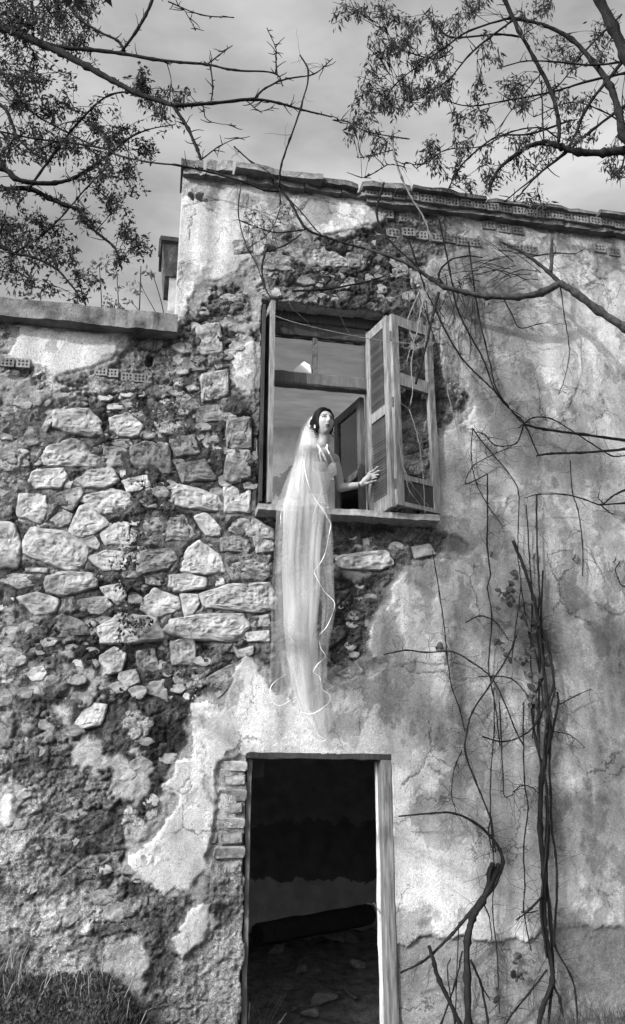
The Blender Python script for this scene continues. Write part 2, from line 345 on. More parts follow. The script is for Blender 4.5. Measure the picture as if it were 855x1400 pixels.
A3([(395,812),(440,808),(440,832),(400,830)], 1); A3([(460,430),(530,420),(545,470),(480,480)], 1); A3([(480,500),(560,490),(590,540),(500,548)], 1); A3([(530,350),(600,340),(610,385),(540,392)], 1)
A6([(383,45),(420,5),(485,30),(488,60),(430,85),(385,65)]); A6([(490,20),(540,20),(543,50),(515,93),(500,70)])
A6([(453,120),(470,90),(560,75),(660,75),(675,110),(640,150),(520,145)]); A6([(265,110),(330,75),(430,85),(440,140),(360,155),(275,155)])
A6([(270,190),(310,165),(345,185),(330,230),(275,245)]); A6([(325,235),(370,225),(382,260),(345,275),(322,255)])
A6([(370,175),(420,170),(435,225),(400,240),(375,215)], 1); A6([(390,265),(450,252),(457,315),(430,300),(392,290)])
A6([(675,85),(735,75),(735,110),(690,110)], 1); A6([(670,125),(735,120),(735,150),(675,150)]); A6([(640,175),(690,162),(690,185),(650,195)])
A6([(465,150),(530,145),(535,215),(470,215)], 1); A6([(205,370),(240,320),(290,325),(275,380),(215,390)]); A6([(560,250),(640,210),(640,260),(590,310)], 1)
A6([(210,35),(290,25),(305,50),(270,75),(215,65)]); A6([(100,115),(170,75),(230,100),(240,130),(150,140)], 1); A6([(270,0),(330,5),(340,40),(290,30)])
ST.append(([(440,326),(470,345),(465,362),(430,360),(420,345)], 0)); ST.append(([(475,345),(497,348),(492,366),(478,362)], 1))
ST.append(([(430,345),(455,340),(480,352),(475,362),(445,360)], 0)); ST.append(([(560,365),(585,360),(590,385),(566,390)], 0)); ST.append(([(535,352),(555,350),(560,372),(540,378)], 1))
ST.append(([(462,758),(530,750),(540,770),(520,778),(470,775)], 0)); ST.append(([(498,735),(506,733),(508,746),(500,748)], 0)); ST.append(([(565,745),(590,742),(598,756),(570,762)], 0))
ST.append(([(463,920),(490,905),(500,918),(480,930)], 1)); ST.append(([(318,330),(345,328),(345,345),(320,348)], 1)); ST.append(([(268,445),(300,440),(305,480),(270,485)], 1)); ST.append(([(275,510),(312,505),(312,540),(278,548)], 1))
STEP = .0095
xs = np.concatenate([np.linspace(-4.2, -1.55, 40)[:-1], np.arange(-1.55, 4.5, STEP), np.linspace(4.5, 7.4, 45)[1:]])
zs = np.concatenate([np.linspace(-.3, .25, 14)[:-1], np.arange(.25, ZTOP, STEP), [ZTOP]])
def snap(a, v): a[np.argmin(np.abs(a-v))] = v
for v in (XC, DX0, DX1, WX0, WX1): snap(xs, v)
for v in (ZLOW, DZ, WZ0, WZ1): snap(zs, v)
X, Z = np.meshgrid(xs, zs)
wx = X+(fbm(X*7, Z*7, 11, 5)-.5)*.11+(fbm(X*30, Z*30, 12, 3)-.5)*.03
wz = Z+(fbm(X*7, Z*7, 21, 5)-.5)*.11+(fbm(X*30, Z*30, 22, 3)-.5)*.03
PL_corner = [(236,226),(300,238),(400,262),(470,270),(518,276),(526,292),(518,305),(480,314),(455,319),(430,316),(405,310),(382,322),(368,338),(352,352),(330,362),(322,372),(300,382),(284,378),(268,392),(256,412),(246,446),(215,446)]
PL_right = [(640,300),(760,318),(1300,375),(1300,1276),(840,1272),(790,1262),(745,1262),(720,1285),(700,1280),(670,1290),(640,1285),(590,1278),(560,1290),(546,1285),(530,1290),(530,1040),(340,1040),(337,1035),(325,1015),(312,1022),(302,1035),(296,1060),(303,1090),(290,1130),(296,1160),(280,1190),(250,1220),(225,1224),(190,1200),(180,1178),(205,1160),(225,1130),(238,1108),(240,1090),(220,1068),(245,1048),(262,1040),(266,1010),(264,965),(285,955),(300,962),(318,930),(330,912),(337,897),(350,908),(365,925),(372,945),(400,955),(450,930),(500,925),(530,912),(505,890),(515,850),(540,800),(562,775),(600,765),(640,755),(650,745),(600,722),(590,700),(592,610),(610,590),(640,570),(655,545),(640,525),(620,505),(640,500),(632,480),(605,465),(600,420),(575,412),(585,360),(610,350),(630,340)]
PL_strip = [(585,272),(700,292),(700,304),(640,300),(590,296)]
PL_low = [(520,1270),(1300,1268),(1300,1700),(520,1700)]
PL_left = [(28,446),(172,456),(160,485),(140,498),(105,505),(78,517),(58,500),(30,505),(20,480)]
PL_win = [(320,475),(350,465),(346,530),(335,536),(318,525)]
PL_bits = [[(80,1325),(110,1318),(135,1330),(145,1342),(120,1348),(85,1340)], [(240,1290),(262,1240),(285,1235),(278,1290),(250,1312)], [(-60,975),(12,985),(8,1020),(-60,1030)], [(-60,1080),(18,1085),(14,1125),(-60,1135)],
           [(600,470),(640,490),(655,515),(648,530),(625,512),(608,498)], [(640,348),(760,360),(750,350),(700,340)]]
def reg(px): return inpoly(wx, wz, wpoly(px))
mc, mr_, ml, mlow, mwin, mstrip = reg(PL_corner), reg(PL_right), reg(PL_left), reg(PL_low), reg(PL_win), reg(PL_strip)
mb_ = np.zeros(X.shape, bool)
for b in PL_bits: mb_ |= reg(b)
# patches of skin coat that have come off the big sheets, and lone scraps that stayed on the rubble
loss = (fbm(X*2.3, Z*2.3, 71, 5)+.25*fbm(X*11, Z*11, 72, 4)) > .905
plast = (mc | mr_ | ml | mwin | mb_ | mstrip)
scraps = (fbm(X*3.1, Z*3.1, 81, 5) > .655) & ~plast & (Z < 3.0) & (X < .7)
pm = plast.astype(float); pm_s = blur(pm, 1)
low = (mlow & ~plast).astype(float)
# relief
n_big = fbm(X*1.3, Z*1.3, 1, 4)-.5
rough = (fbm(X*9, Z*9, 2, 6, .6)-.5)
f1, f2, cid = worley(X*9+rough*.8, Z*11+rough*.8, 5)
edge = sstep(0.0, .16, f2-f1)
terr = fbm(X*4.2, Z*4.2, 33, 5, .55)*7; terr = np.floor(terr)+sstep(.78, 1.0, terr-np.floor(terr))
t2 = fbm(X*11+7, Z*9, 34, 4, .55)*6; t2 = np.floor(t2)+sstep(.7, 1.0, t2-np.floor(t2))
h_rub = -.019+.035*n_big+.052*rough+.013*(terr-3.5)+.006*(t2-3)+.006*edge*(cid-.3)+.021*(ridged(X*26, Z*26, 6)-.5)+.010*(fbm(X*60, Z*60, 9, 2)-.5)
# rubble masonry half under mortar: lumps of laid stone in rough courses
g1, g2, gid_ = worley(X*5.2+rough*1.1+.3*n_big, Z*8.0+rough*1.3, 15)
gj = sstep(.02, .15, g2-g1); gcov = sstep(.42, .58, fbm(X*2.1, Z*2.1, 16, 4))
h_rub = h_rub+gcov*(.020*gj*(.4+gid_)-.012)
def broad(a, n):
    b = blur(a[::4, ::4].astype(float), n); b = np.repeat(np.repeat(b, 4, 0), 4, 1)[:a.shape[0], :a.shape[1]]
    if b.shape != a.shape: b = np.pad(b, ((0, a.shape[0]-b.shape[0]), (0, a.shape[1]-b.shape[1])), mode='edge')
    return blur(b, 3)
uc = ((broad(pm, 14)+.55*(fbm(X*6, Z*6, 17, 5, .6)-.5)+.3*(fbm(X*25, Z*25, 18, 3)-.5)) > .26) & ~plast
uc |= (fbm(X*2.6, Z*2.6, 19, 6, .6) > .645) & ~plast
h_uc = -.011+.014*n_big+.026*rough+.005*(t2-3)+.006*(ridged(X*20, Z*20, 26)-.5)
h_pl = .012*n_big+.004*(fbm(X*14, Z*14, 8, 4)-.5)
stonezone = blur(inpoly(wx, wz, wpoly([(40,560),(70,545),(200,535),(230,590),(300,640),(345,690),(390,715),(390,890),(330,905),(240,960),(150,930),(100,860),(0,850),(-100,840),(-100,660),(30,640)])).astype(float), 6)
ucs = blur(uc.astype(float), 1)*(1-.85*stonezone)
h = h_rub*(1-ucs)+h_uc*ucs-stonezone*(.020+.25*np.maximum(h_rub, -.01))
brz = blur(inpoly(wx, wz, wpoly([(345,1033),(300,1040),(292,1060),(300,1095),(288,1130),(294,1165),(285,1180),(345,1182)])).astype(float), 1)
sub = blur((reg([(450,745),(560,768),(520,830),(500,890),(525,912),(440,930),(375,950),(372,700),(640,735),(640,752)])).astype(float), 2)
h = h-.028*sub
h = np.where(low > 0, -.024+.014*n_big+.012*rough+.004*(terr-3.5), h)
h = h*(1-pm_s)+h_pl*pm_s
h = h*(1-brz)-.036*brz
# joints raked out round the bare stones
def groove(poly, depth):
    global h, jnt
    x0 = min(p[0] for p in poly)-.06; x1 = max(p[0] for p in poly)+.06; z0 = min(p[1] for p in poly)-.06; z1 = max(p[1] for p in poly)+.06
    i0, i1 = np.searchsorted(xs, (x0, x1)); k0, k1 = np.searchsorted(zs, (z0, z1)); sl_ = (slice(k0, k1), slice(i0, i1))
    d = dpolyline(X[sl_], Z[sl_], poly+poly[:1]); d = np.where(inpoly(X[sl_], Z[sl_], poly), 0, d)
    g_ = sstep(.042, .010, d+.02*(spots0[sl_]-.5))*(1-pm_s[sl_]); h[sl_] = h[sl_]-depth*g_*np.clip((h[sl_]+.075)/.06, 0, 1.4); jnt[sl_] = np.maximum(jnt[sl_], g_)
jnt = np.zeros(X.shape); spots0 = fbm(X*16, Z*16, 143, 3, .6)
for pp, dk in ST: groove(wpoly(pp), .024 if not dk else .012)
lossd = blur((loss & plast).astype(float), 1); h = h-.0035*sstep(.56, .60, fbm(X*3.3, Z*2.4, 73, 6, .62))*pm_s+.003*sstep(.60, .63, fbm(X*5, Z*5, 74, 6, .65))*pm_s
h = h-.006*lossd
h = h+.010*blur(scraps.astype(float), 1)
CRACKS = [[(588,983),(592,1006),(595,1022),(580,1049),(547,1070)], [(549,918),(568,922),(607,918),(640,930)], [(686,488),(700,487),(706,480)], [(640,332),(690,338),(720,342),(760,350)], [(270,290),(262,310),(262,330)], [(250,285),(275,275),(300,272)],
          [(55,1190),(48,1230),(44,1270),(20,1280)], [(60,1250),(75,1225),(110,1220)], [(795,735),(820,770),(833,800)], [(590,1049),(610,1060)], [(210,1060),(250,1085),(262,1080),(258,1065),(240,1075)], [(815,825),(845,840),(855,838)]]
crk = np.zeros(X.shape)
for c in CRACKS:
    crk = np.maximum(crk, sstep(.0075, .002, dpolyline(wx, wz, wpoly(c))))
h = h-.007*crk
# sharper local hole beside the corner, sockets under the eaves
for (hx, hy, rx, rz) in [(278,270,.06,.03),(262,268,.03,.05),(560,268,.05,.03),(575,275,.04,.03),(660,275,.05,.03),(372,340,.07,.035),(395,350,.05,.02),(205,492,.04,.05)]:
    p0 = P(hx, hy); h = h-.07*sstep(1.1, .7, np.hypot((wx-p0.x)/rx, (wz-p0.z)/rz))
# grey of the surfaces: paint, mortar, lichen, damp, and some painted-in shade
def blob(px, py, r): p0 = P(px, py); return np.exp(-((wx-p0.x)**2+(wz-p0.z)**2)/(2*(r/171)**2))
stain = fbm(X*1.9, Z*1.3, 41, 5, .55); streak = fbm(X*9, Z*.8, 42, 5, .55); spots = fbm(X*16, Z*16, 43, 4, .6)
a_pl = .275*(1+1.5*(stain-.5)+1.0*(streak-.5)+.45*(spots-.5))
a_pl = a_pl*(1-.30*loss)
fl2 = sstep(.56, .60, fbm(X*3.3, Z*2.4, 73, 6, .62)); a_pl = a_pl*(1-.34*fl2); fl3 = sstep(.60, .63, fbm(X*5, Z*5, 74, 6, .65)); a_pl = a_pl*(1+.28*fl3)
for b in [(700,620,70),(735,860,55),(845,560,50),(585,950,40),(640,960,45),(820,900,50),(610,640,18),(560,1120,25),(800,1000,30),(660,430,60),(700,520,50)]: a_pl = a_pl*(1-.36*blob(*b)*(.4+1.2*fbm(X*6, Z*3, 47, 4)))  # dark patches: tree dapple painted in along with stains
for b in [(430,990,70),(300,1010,50),(245,1170,50),(300,300,60),(480,290,60),(255,380,30),(690,950,35),(820,470,60),(600,850,40),(850,640,30),(720,690,30)]: a_pl = a_pl*(1+.14*blob(*b))  # paler plaster patches, sun dapple partly painted in
moss = fbm(X*5, Z*5, 51, 5, .6)
a_rub = .175*(1+.9*gcov*(gid_-.5)+1.3*(fbm(X*3, Z*3, 52, 5, .6)-.5)+.25*(cid-.5)+1.2*(spots-.5)+.5*(terr-np.floor(terr)-.2))
a_rub = a_rub*(1-.6*sstep(.53, .64, moss))
for b in [(215,1035,70),(195,1120,60),(150,960,70),(218,1270,40),(250,640,50),(215,575,40),(300,450,45),(475,845,50),(480,365,70),(420,345,50),(210,480,25),(330,600,40),(200,690,40),(310,1230,22),(560,380,50)]: a_rub = a_rub*(1-.46*blob(*b))
for b in [(35,630,40),(25,730,40),(25,1180,40),(80,1260,50),(300,1330,40),(100,530,60),(440,380,30),(40,1080,30),(110,1330,40)]: a_rub = a_rub*(1+.32*blob(*b))
a_rub = a_rub*(1-.45*gcov*(1-gj))
a_uc = .175*(1+1.1*(stain-.5)+1.1*(spots-.5)+.6*(streak-.5))
a_rub = a_rub*(1-ucs)+a_uc*ucs
a_rub = np.where(scraps, .25*(1+.6*(spots-.5)), a_rub)
a_rub = a_rub*(1-.12*stonezone)*(1-.35*sub)  # rubble under the sill darkened, shade painted into its tone
a_low = .14*(1+1.2*(stain-.5)+.9*(spots-.5))
a_rub = a_rub*(1-.28*jnt)
alb = np.where(plast, a_pl, np.where(low > 0, a_low, a_rub))
alb = alb*(1-.55*crk)
gapdark = sstep(.10, .0, f2-f1)
alb = np.where(plast, alb, alb*(1-.2*gapdark*(spots > .45)))
alb = np.clip(alb, .022, .44)
keep = np.ones((len(zs)-1, len(xs)-1), bool)
cx = (X[:-1, :-1]+X[1:, 1:])/2; cz = (Z[:-1, :-1]+Z[1:, 1:])/2
wob = (fbm(cx*9, cz*9, 61, 4)-.5)
keep &= ~((cx < XC) & (cz > ZLOW))
left_rag = np.where(cz > .9, wob*.05, wob*.09)
keep &= ~((cx > DX0+left_rag-.01) & (cx < DX1) & (cz < DZ+wob*.012))
keep &= ~((cx > WX0+wob*.06) & (cx < WX1) & (cz > WZ0) & (cz < WZ1+wob*.03))
used = np.zeros(X.shape, bool)
used[:-1, :-1] |= keep; used[1:, :-1] |= keep; used[:-1, 1:] |= keep; used[1:, 1:] |= keep
vid = -np.ones(X.shape, np.int64); vid[used] = np.arange(used.sum())
V = np.stack([X[used], -h[used], Z[used]], -1)
Q = np.stack([vid[:-1, :-1], vid[:-1, 1:], vid[1:, 1:], vid[1:, :-1]], -1)[keep]
A = alb[used]; RB = np.where(plast, 0., np.where(low > 0, .3, 1.-.62*ucs))[used]
# return faces at every free edge: the thickness of the wall
pairs = []
for sgn, arr in ((0, None),):
    kp = np.pad(keep, 1)
    for dz_, dx_, (c1, c2) in ((-1, 0, (0, 1)), (1, 0, (2, 3)), (0, -1, (3, 0)), (0, 1, (1, 2))):
        nb = kp[1+dz_:1+dz_+keep.shape[0], 1+dx_:1+dx_+keep.shape[1]]
        e = keep & ~nb
        full = np.stack([vid[:-1, :-1], vid[:-1, 1:], vid[1:, 1:], vid[1:, :-1]], -1)[e]
        pairs.append(full[:, [c1, c2]])
E_ = np.concatenate(pairs); ub = np.unique(E_); n0 = len(V)
layers = [0, .05, .12, TH]; maps = [dict(zip(ub, ub))]
rev_alb = {}
allV = [V]; allA = [A]; allQ = [Q]
prev = ub.copy(); lut_prev = np.zeros(n0, np.int64); lut_prev[ub] = ub; cnt = n0
for d in layers[1:]:
    nvb = V[ub].copy(); nn = fbm(V[ub, 0]*9+V[ub, 2]*7, nvb[:, 2]*5+d*40, 91, 4)-.5
    nvb[:, 1] = d; nvb[:, 0] += nn*.012*(d < TH); nvb[:, 2] += nn*.01*(d < TH)
    allV.append(nvb); allA.append(np.clip(.30*(1+1.4*nn), .08, .6))
    lut = np.zeros(n0, np.int64); lut[ub] = cnt+np.arange(len(ub)); cnt += len(ub)
    allQ.append(np.stack([lut_prev[E_[:, 1]], lut_prev[E_[:, 0]], lut[E_[:, 0]], lut[E_[:, 1]]], -1)); lut_prev = lut
V = np.concatenate(allV); A = np.concatenate(allA); Q = np.concatenate(allQ)
wm = bpy.data.meshes.new('wall'); wm.vertices.add(len(V)); wm.vertices.foreach_set('co', V.astype(np.float32).ravel())
wm.loops.add(len(Q)*4); wm.loops.foreach_set('vertex_index', Q.astype(np.int32).ravel())
wm.polygons.add(len(Q)); wm.polygons.foreach_set('loop_start', np.arange(0, len(Q)*4, 4, dtype=np.int32))
wm.update(calc_edges=True); wm.validate()
at = wm.attributes.new('alb', 'FLOAT', 'POINT'); at.data.foreach_set('value', A.astype(np.float32))
at = wm.attributes.new('rub', 'FLOAT', 'POINT'); at.data.foreach_set('value', np.concatenate([RB, np.full(len(V)-len(RB), .6)]).astype(np.float32))
wm.materials.append(M['wall']); wm.polygons.foreach_set('use_smooth', np.ones(len(wm.polygons), bool)); wm.update()
wall = kid(link('wall', wm, house))
wall['label'] = 'front wall, flaked plaster on the right and bare rubble on the left'
def wall_y(x, z):   # surface of the facade at X, Z
    i = int(np.argmin(np.abs(xs-x))); k = int(np.argmin(np.abs(zs-z))); return -h[k, i]
def wp(o):          # parts of the wall: world-built meshes under the wall
    return o

# ------------------------------------------------------------------ stones of the wall
def stone_mesh(poly, thick, seed, name='stone', fine=True):
    """poly: outline in (x, z) about the stone's own centre; a split, chipped lump of limestone"""
    r = random.Random(seed); n = len(poly); per = 6 if fine else 3
    pts = []
    for i in range(n):
        a = np.array(poly[i]); b = np.array(poly[(i+1) % n])
        for j in range(per): pts.append(a+(b-a)*j/per)
    pts = np.array(pts)*1.10; m = len(pts); size = float(np.hypot(pts[:, 0], pts[:, 1]).max())
    pts = pts*.7+(np.roll(pts, 1, 0)+np.roll(pts, -1, 0))*.15
    ang = np.arctan2(pts[:, 1], pts[:, 0])
    chip = 1+.10*(vn(ang*2.2+seed*3.1, np.full(m, seed*1.7), 5)-.5)+.10*(vn(ang*7+seed, np.full(m, seed*.7), 6)-.5)
    pts = pts*chip[:, None]
    planes = [(r.uniform(0, 6.283), r.uniform(.10, .55), r.uniform(.88, 1.25)) for _ in range(6)]
    rings = [(1.0, .06, 0), (1.0, .01, 0), (.985, -.35, .3), (.95, -.75, .6), (.91, -.92, .9)]+[(.86-.055*k, -1, 1 if k < 12 else .6) for k in range(15)] if fine else [(1.0, .06, 0), (1.0, .01, 0), (.97, -.6, .5), (.86, -.95, 1), (.5, -1, 1)]
    V = []; F_ = []
    for s_, y, w_ in rings:
        q = pts*s_
        if y < 0:
            top = np.minimum.reduce([np.full(m, 1.1)]+[o_+a_*(q[:, 0]*math.cos(t_)+q[:, 1]*math.sin(t_))/size for t_, a_, o_ in planes]); top = np.maximum(top, .3)
            rel = (fbm(q[:, 0]*13+seed*5.3, q[:, 1]*17+seed, 7, 3, .6)-.5)*1.0+(ridged(q[:, 0]*24+seed, q[:, 1]*30+seed*2, 9, 2)-.5)*.45
            yy = y*thick*top+thick*rel*w_
        else: yy = np.full(m, y)
        V += [(float(c[0]), float(d), float(c[1])) for c, d in zip(q, yy)]
    c = len(V); last = np.mean([V[c-m+i][1] for i in range(m)]); V.append((0, float(last), 0))
    for k in range(len(rings)-1):
        for i in range(m):
            j = (i+1) % m
            F_.append((k*m+i, k*m+j, (k+1)*m+j, (k+1)*m+i))
    b = (len(rings)-1)*m
    for i in range(m): F_.append((b+i, b+(i+1) % m, c))
    return mesh(name, V, F_)
occupied = []
def put_stone(pts_px, dark, i, thick=None):
    q = [P(x, y) for x, y in pts_px]
    c = sum(q, Vector())/len(q)
    poly = [(p.x-c.x, p.z-c.z) for p in q]
    ext = max(math.hypot(*p) for p in poly)
    th = thick or min(.044, .018+ext*.11)
    m = stone_mesh(poly, th, i); m.materials.append(M['stone_dark'] if dark else M['stone'])
    o = link('stone', m, wall); o.location = (c.x, wall_y(c.x, c.z)+.010, c.z)
    occupied.append((c.x, c.z, ext))
for i, (pp, dk) in enumerate(ST): put_stone(pp, dk, i)
# small packing stones between them and half-buried ones in the bare rubble
cnt = 0; tries = 0
rz_poly = wpoly([(0,560),(200,530),(340,560),(345,690),(372,720),(372,890),(330,905),(250,960),(120,930),(60,860),(0,850)])
rb_polys = [(rz_poly, 190, .018, .06), (wpoly([(255,420),(340,390),(345,460),(315,560),(345,690),(250,640),(210,560)]), 44, .03, .075), (wpoly([(400,330),(520,310),(600,370),(560,410),(370,405),(350,370)]), 40, .025, .075),
            (wpoly([(456,725),(560,735),(520,830),(500,890),(470,920),(452,880)]), 18, .02, .055), (wpoly([(20,870),(250,980),(240,1200),(100,1330),(0,1300)]), 40, .025, .07), (wpoly([(0,545),(60,545),(50,660),(0,660)]), 14, .03, .07), (wpoly([(0,840),(100,860),(150,950),(0,960)]), 16, .03, .08)]
for (pl, want, r0, r1) in rb_polys:
    x0 = min(p[0] for p in pl); x1 = max(p[0] for p in pl); z0 = min(p[1] for p in pl); z1 = max(p[1] for p in pl); got = 0; tries = 0
    while got < want and tries < 4000:
        tries += 1
        x = random.uniform(x0, x1); z = random.uniform(z0, z1); rr = random.uniform(r0, r1)*(1 if tries < 1500 else .7)
        if not inpoly(np.array([x]), np.array([z]), pl)[0]: continue
        if any(math.hypot(x-a, z-b) < (e*.60+rr*.68) for a, b, e in occupied): continue
        n = random.randint(5, 7); a0 = random.uniform(0, 6.28); ar = random.uniform(.55, .95)
        poly = [(rr*1.25*math.cos(a0+6.283*k/n)*random.uniform(.8, 1.15), rr*ar*math.sin(a0+6.283*k/n)*random.uniform(.8, 1.15)) for k in range(n)]
        dark = random.random() < (.72 if pl is rz_poly else .97)
        m = stone_mesh(poly, rr*.40, 1000+cnt, fine=False); m.materials.append(M['stone_dark'] if dark else M['stone'])
        o = link('stone', m, wall); o.location = (x, wall_y(x, z)+.014, z); occupied.append((x, z, rr)); got += 1; cnt += 1

# bricks beside the door and quoin bricks, each its own piece
def brick_mesh(w, hh, d, seed):
    r = random.Random(seed); bm = bmesh.new(); bmesh.ops.create_cube(bm, size=1)
    bmesh.ops.scale(bm, vec=(w, d, hh), verts=bm.verts); bmesh.ops.bevel(bm, geom=bm.edges[:], offset=.012, segments=2)
    for v in bm.verts: v.co += Vector((r.uniform(-.008, .008), r.uniform(-.008, .008), r.uniform(-.007, .007)))
    m = bpy.data.meshes.new('brick'); bm.to_mesh(m); bm.free(); m.materials.append(M['brick']); return m
bmeshes = [brick_mesh(w, .078, .10, k) for k, w in enumerate((.20, .11, .16, .13))]
for row in range(9):
    z = P(318, 1046).z-row*.094
    x = DX0+.004-random.uniform(0, .02); n = 0
    while x > .62+.05*math.sin(row*2.1):
        k = (row*2+n*3) % 4; w = (.20, .11, .16, .13)[k]
        if random.random() < .14 and n: x -= w*.6; n += 1; continue
        o = link('brick', bmeshes[k], wall); o.scale = (random.uniform(.85, 1.04), 1, random.uniform(.82, 1.03)); o.location = (x-w/2, .070+random.uniform(-.012, .012), z+random.uniform(-.004, .004)); o.rotation_euler = (random.uniform(-.08, .08), random.uniform(-.03, .03), random.uniform(-.08, .08))
        x -= w+.012; n += 1
# hollow clay blocks with their square cells showing
def hollow_mesh():
    v = []; f = []; W_, H_ = .118, .086; cols = [0, .16, .30, .43, .57, .70, .84, 1.0]; rows = [0, .2, .42, .58, .8, 1.0]
    def add(p): v.append(p); return len(v)-1
    gid = [[add((W_*(c-.5), 0, H_*(r-.5))) for c in cols] for r in rows]
    for r in range(5):
        for c in range(7):
            a, b, d, e = gid[r][c], gid[r][c+1], gid[r+1][c+1], gid[r+1][c]
            if r % 2 == 1 and c % 2 == 1:
                bb = [add((v[k][0], .07, v[k][2])) for k in (a, b, d, e)]; q_ = [a, b, d, e]
                for k in range(4): f.append((q_[k], q_[(k+1) % 4], bb[(k+1) % 4], bb[k]))
                f.append(tuple(bb))
            else: f.append((a, b, d, e))
    rim = [gid[0][0], gid[0][7], gid[5][7], gid[5][0]]; bk = [add((v[k][0], .12, v[k][2])) for k in rim]
    for k in range(4): f.append((rim[(k+1) % 4], rim[k], bk[k], bk[(k+1) % 4]))
    f.append(tuple(bk[::-1])); return mesh('hollow_brick', v, f, M['hollow'])
hm = hollow_mesh()
def hollow(x, z, y, s=1.0):
    o = link('hollow_brick', hm, wall); o.location = (x, y, z); o.scale = (s*random.uniform(.96, 1.04), 1, s*random.uniform(.95, 1.03)); o.rotation_euler = (0, random.uniform(-.03, .03), random.uniform(-.06, .06))
for x in np.arange(P(505, 262).x, 6.4, .127): hollow(x, 6.885+random.uniform(-.006, .006), -.085+random.uniform(-.008, .008))
for px, py in [(530,291),(555,297),(519,315),(539,318),(558,319),(577,321),(598,325),(614,326),(633,330),(650,332),(689,338),(708,341),(726,343),(668,309),(689,313),(708,316),(10,495),(32,497),(-12,493),(138,506),(153,508),(174,513),(191,515),(288,243),(312,247),(840,345),(820,340)]:
    p = P(px, py); hollow(p.x, p.z, wall_y(p.x, p.z)-.012, 1.0 if px > 300 else .85)

# ------------------------------------------------------------------ slabs on the wall tops
def slab_mesh(L_, d, t, seed, name, m, nx=10, jag=.012, fr=.03):
    r = random.Random(seed); v = []; f = []; s = r.uniform(0, 50)
    prof = [(-d/2, 0), (-d/2+.01, t*.5), (-d/2+.012, t), (0, t*1.05), (d/2, t), (d/2, 0)]
    for i in range(nx+1):
        x = -L_/2+L_*i/nx
        e = fr*(math.sin(s+x*9)*.5+math.sin(s*2+x*23)*.3+r.uniform(-.4, .4))
        for j, (y, z) in enumerate(prof):
            v.append((x+r.uniform(-jag, jag)*(0 < i < nx), y+(e if j < 3 else 0)+r.uniform(-jag, jag)*.5, z+r.uniform(-jag, jag)*.7))
    k = len(prof)
    for i in range(nx):
        for j in range(k): f.append((i*k+j, i*k+(j+1) % k, (i+1)*k+(j+1) % k, (i+1)*k+j))
    f.append(tuple(range(k))); f.append(tuple(nx*k+j for j in range(k))[::-1])
    return mesh(name, v, f, m)
o = kid(link('coping_slab', slab_mesh(4.35, .46, .165, 3, 'coping_slab', M['concrete'], 90, .0035, .016), house)); o.location += Vector((-4.30+4.35/2+.06, .12, ZLOW-.004)); o['label'] = 'thick concrete coping over the lower left wall'
# ragged cornice: a projecting ledge, then broken slabs above it
o = kid(link('cornice', slab_mesh(5.3, .36, .05, 5, 'cornice', M['concrete'], 140, .008, .014), house)); o.location += Vector((P(500, 260).x+5.3/2, .112, 6.79)); o['label'] = 'projecting ledge under the hollow bricks of the roof edge'
x = XC-.02; k = 0
while x < 6.9:
    px = PX((x, 0, 6.95))[0]
    L_ = random.uniform(.16, .30) if px < 310 else random.uniform(.3, .8)
    t = random.uniform(.09, .12) if px < 310 else random.uniform(.03, .05)
    z = 6.895 if px < 500 else 6.935
    if px >= 310 and px < 500: t += .03
    nm = 'roof_slab'
    o = kid(link(nm, slab_mesh(L_, .42 if px > 310 else .36, t, 100+k, nm, M['tile'], max(5, int(L_*12)), .006, .025), house))
    o.location += Vector((x+L_/2, .09+random.uniform(-.03, .03), z+random.uniform(-.004, .008))); o.rotation_euler = (random.uniform(-.03, .03), random.uniform(-.010, .010), random.uniform(-.03, .03))
    x += L_+random.uniform(.004, .03); k += 1
# rough ledge stones under the left part of the roof edge
x = XC
while x < P(520, 262).x:
    L_ = random.uniform(.18, .4)
    o = kid(link('ledge_stone', slab_mesh(L_, .30, .06, 300+int(x*100), 'ledge_stone', M['concrete'], max(5, int(L_*24)), .010, .03), house)); o.location += Vector((x+L_/2, .09, 6.84)); x += L_+.008

